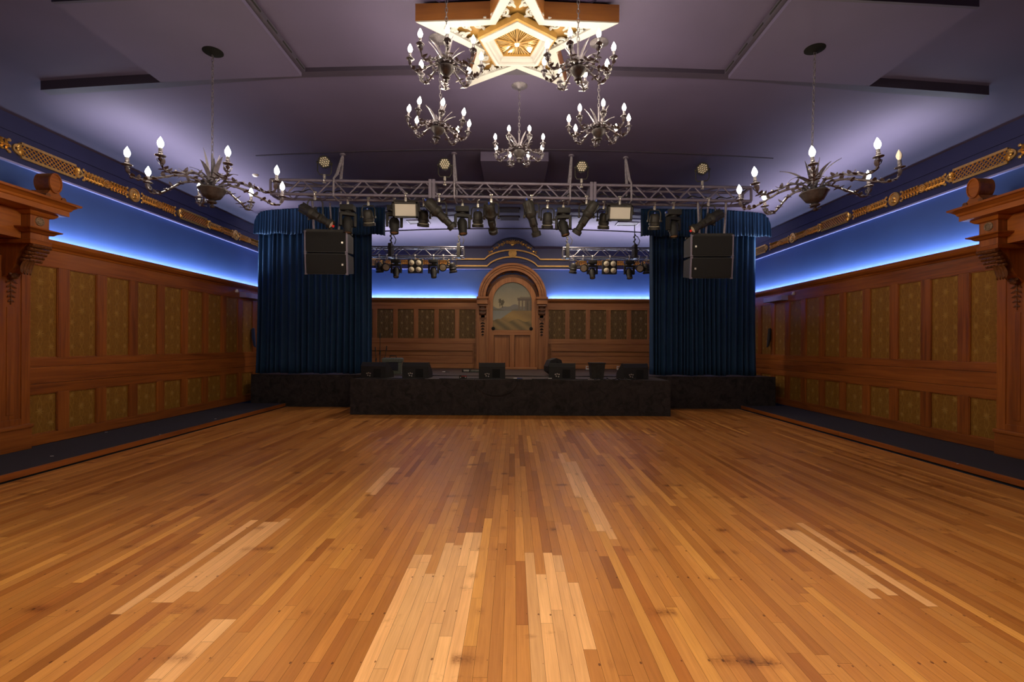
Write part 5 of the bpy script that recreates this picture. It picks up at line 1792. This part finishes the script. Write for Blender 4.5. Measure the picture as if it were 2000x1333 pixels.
p = PZ(1076, 727, ZS); p.y = 11.5
t = thing('side_fill_speaker', 'small black speaker tipped on its side behind a wedge monitor', 'speaker', (p.x, 11.45, ZS), math.radians(15))
pr = [(-.20, .10), (-.06, 0), (.14, 0), (.20, .20), (.14, .38), (.02, .42), (-.13, .37), (-.205, .22)]
MB().prism(pr, 'y', 0, .30).build('cabinet', M_black2, t)
MB().prism([(x * .9, .21 + (z - .21) * .88) for x, z in pr], 'y', -.012, .004).build('side_panel', M_black, t)
MB().lathe([(0, .01), (.03, .008), (.034, 0), (.034, -.004)], 14, Matrix.Translation((.06, -.014, .2)) @ Matrix.Rotation(PI / 2, 4, 'X')).build('pole_socket', M_hole, t)
MB().cbox(-.10, .0, -.022, -.01, .29, .32, .006, M=Matrix.Rotation(math.radians(20), 4, 'Y')).build('handle', M_hole, t)

t = thing('equipment_case', 'green-grey soft equipment case with handle behind the wedge monitors', 'case', (-2.98, 11.6, ZS), math.radians(8))
MB().cbox(-.25, .22, 0, .3, 0, .33, .05).build('body', M_case, t, smooth=True)
MB().cbox(-.26, .25, -.03, .31, .29, .40, .05).build('lid', M_case, t, smooth=True)
MB().tube([(-.08, .12, .39), (-.07, .12, .45), (.07, .12, .45), (.08, .12, .39)], .014, 6).build('handle', M_cordage, t, smooth=True)
MB().cbox(-.12, .14, -.035, -.02, .10, .29, .02).build('front_flap', M_carpet, t)
MB().lathe([(0, .01), (.02, .008), (.022, 0)], 10, Matrix.Translation((-.1, -.04, .06)) @ Matrix.Rotation(PI / 2, 4, 'X')).build('buckle', M_steel, t)

for px, top, lb, ln in ((742, 652, 'tall thin black microphone stand beside the left curtain', 0), (735, 678, 'short black microphone stand close to the left curtain', -.02), (750, 676, 'short slanting black microphone stand right of the tall one', .05)):
    Y = 12.3 + ln * 6; p = PY(px, 700, Y); zt = PY(px, top, Y).z
    t = thing('microphone_stand', lb, 'stand', (p.x, Y, ZS), 0, 'microphone stands by the left curtain')
    H = zt - ZS
    MB().lathe([(0, 0), (.065, 0), (.065, .012), (.03, .025), (.014, .05), (0, .05)], 18).build('base', M_black, t, smooth=True)
    MB().tube([(0, 0, .02), (ln * .4, 0, H * .55)], .011, 8).build('lower_tube', M_black, t)
    MB().tube([(ln * .4, 0, H * .5), (ln * 1.2, 0, H - .1)], .008, 8).build('upper_tube', M_black, t)
    MB().tube([(ln * 1.2, 0, H - .12), (ln * 1.4, 0, H)], [.016, .012], 8).build('clip', M_cordage, t)
    MB().tube([(ln * .4 - .006, 0, H * .46), (ln * .4 + .006, 0, H * .57)], .019, 8).build('height_clutch', M_black, t)

p = PY(1165, 737, 10.7)
t = thing('waste_bin', 'tall black open waste bin on the stage between two wedge monitors', 'bin', (p.x, 10.68, ZA), math.radians(6))
def rect_ring(prof, n_):
    b = MB(); v = []
    for hx, hy, z in prof: v += [(-hx, -hy, z), (hx, -hy, z), (hx, hy, z), (-hx, hy, z)]
    m = len(prof)
    f = [(j * 4 + i, j * 4 + (i + 1) % 4, j * 4 + 4 + (i + 1) % 4, j * 4 + 4 + i) for j in range(m - 1) for i in range(4)] + [(0, 1, 2, 3), tuple((m - 1) * 4 + k for k in range(4))]
    b.add(v, f); return b
rect_ring([(.13, .10, 0), (.162, .13, .35), (.152, .12, .35), (.122, .092, .012)], 0).build('body', M_black, t)
rect_ring([(.162, .13, .335), (.172, .14, .337), (.172, .14, .356), (.152, .12, .356)], 0).build('rim', M_black2, t)

p = PZ(1201, 731, ZA)
o = MB().cbox(-.16, .16, -.11, .11, 0, .004, .001).cbox(-.14, .17, -.09, .12, .004, .009, .001, M=Matrix.Rotation(.12, 4, 'Z'))
o = o.build('paper_sheet', M_paper, loc=(p.x, 10.75, ZA + .001)); o.rotation_euler = (0, 0, -.15)
tag(o, 'white paper sheets lying on the stage right of the bin', 'paper')
p = PY(905, 737, 10.5)
t = thing('direct_box', 'small black box with red knobs on the stage left of the middle monitor', 'audio box', (p.x, 10.42, ZA), .1)
MB().cbox(-.085, .085, 0, .12, 0, .075, .008).build('housing', M_black, t)
b = MB()
for i in range(4): b.lathe([(0, .02), (.009, .018), (.01, 0)], 8, Matrix.Translation((-.02 + .03 * i, .0, .052)) @ Matrix.Rotation(PI / 2, 4, 'X'))
b.build('red_knobs', M_red, t)
b = MB()
for i in range(2): b.lathe([(0, .016), (.012, .014), (.014, 0)], 8, Matrix.Translation((-.055 + .11 * i, .0, .024)) @ Matrix.Rotation(PI / 2, 4, 'X'))
b.build('jacks', M_steel, t)
p = PZ(911, 722, ZS)
t = thing('rack_unit', 'low black unit with a pale front on the stage before the back boards', 'audio box', (-1.26, 12.6, ZS), 0)
MB().cbox(-.12, .12, 0, .2, 0, .085, .01).build('housing', M_black, t)
MB().cbox(-.075, .075, -.01, .004, .02, .065, .004).build('front_plate', M_steel, t)
o = MB().cbox(-.16, .14, -.1, .1, 0, .05, .02).build('folded_cloth', M_case, loc=(-.98, 12.62, ZS)); o.rotation_euler = (0, 0, -.2)
tag(o, 'folded grey cloth on the stage beside the low black unit', 'cloth')
t = thing('wall_outlet', 'white double power outlet on the back boards left of the arch', 'outlet', (PY(860, 716, 14.54).x, YB - .052, .83))
MB().cbox(-.055, .055, -.01, .004, -.055, .055, .004).build('plate', M_paper, t)
b = MB()
for x in (-.024, .024):
    for z in (-.022, .022): b.box(x - .012, x + .012, -.014, -.006, z - .014, z + .014)
b.build('sockets', M_red, t)
for px, lb in ((1008, 'silver and blue cable connector lying below the arch'), (868, 'small silver connector lying below the wall outlet'), (1076, 'silver connector lying beside the small tipped speaker')):
    t = thing('cable_connector', lb, 'connector', (PY(px, 736, 10.35 if px != 868 else 12.5).x, 10.35 if px != 868 else 12.5, (ZA if px != 868 else ZS) + .014), .2, 'loose connectors on the stage')
    MB().tube([(-.06, 0, 0), (.02, 0, 0)], .013, 8).build('shell', M_steel, t, smooth=True)
    MB().tube([(.02, 0, 0), (.07, .005, 0), (.14, .02, -.006)], [.012, .008, .006], 6).build('cable_tail', M_bluelens if px == 1008 else M_cordage, t, smooth=True)
# steel brackets at the foot of the back boards
for px, lb in ((1147, 'small white bracket at the foot of the back boards, left of the bin'), (1207, 'small white fitting at the foot of the back boards, right of the bin')):
    x = PY(px, 716, 14.4).x
    o = MB().cbox(-.06, .06, -.03, .03, 0, .04, .01).tube([(-.05, 0, .03), (-.05, 0, .10), (.02, 0, .09)], .014, 6).tube([(.05, 0, .02), (.06, 0, .12)], .014, 6)
    o = o.build('cable_bracket', M_sensor, loc=(x, 14.3, ZS)); tag(o, lb, 'bracket')
# cables
pts = []
for i in range(25):
    a = PI * i / 24
    pts.append(PY(970 - 41 * math.cos(a), 744 + 29 * math.sin(a), YA - .045))
pts = [pts[0] + Vector((-.05, .12, .03))] + pts + [pts[-1] + Vector((.05, .12, .03))]
o = MB().tube(pts, .006, 5).build('hanging_cable', M_cordage, smooth=True)
tag(o, 'thin black cable looping down over the front of the stage apron', 'cable')
R = random.Random(12)
for k, (xa, xb, lb) in enumerate(((-3.2, -1.9, 'black cable along the stage edge in front of the left monitors'), (-1.6, .2, 'black cable along the stage edge left of the middle'), (.4, 1.6, 'black cable along the stage edge right of the middle'), (1.75, 2.7, 'black cable tangle along the stage edge near the bin'))):
    pts = [(xa + (xb - xa) * i / 24, 10.14 + .03 * math.sin(i * .7 + k) + (.08 * math.sin(i * 1.9) if k == 3 else 0), ZA + .012 + (.03 if k == 3 and i % 5 == 2 else 0)) for i in range(25)]
    o = MB().tube(pts, .010, 6).build('stage_cable', M_cordage, smooth=True); tag(o, lb, 'cable', 'cables on the stage edge')
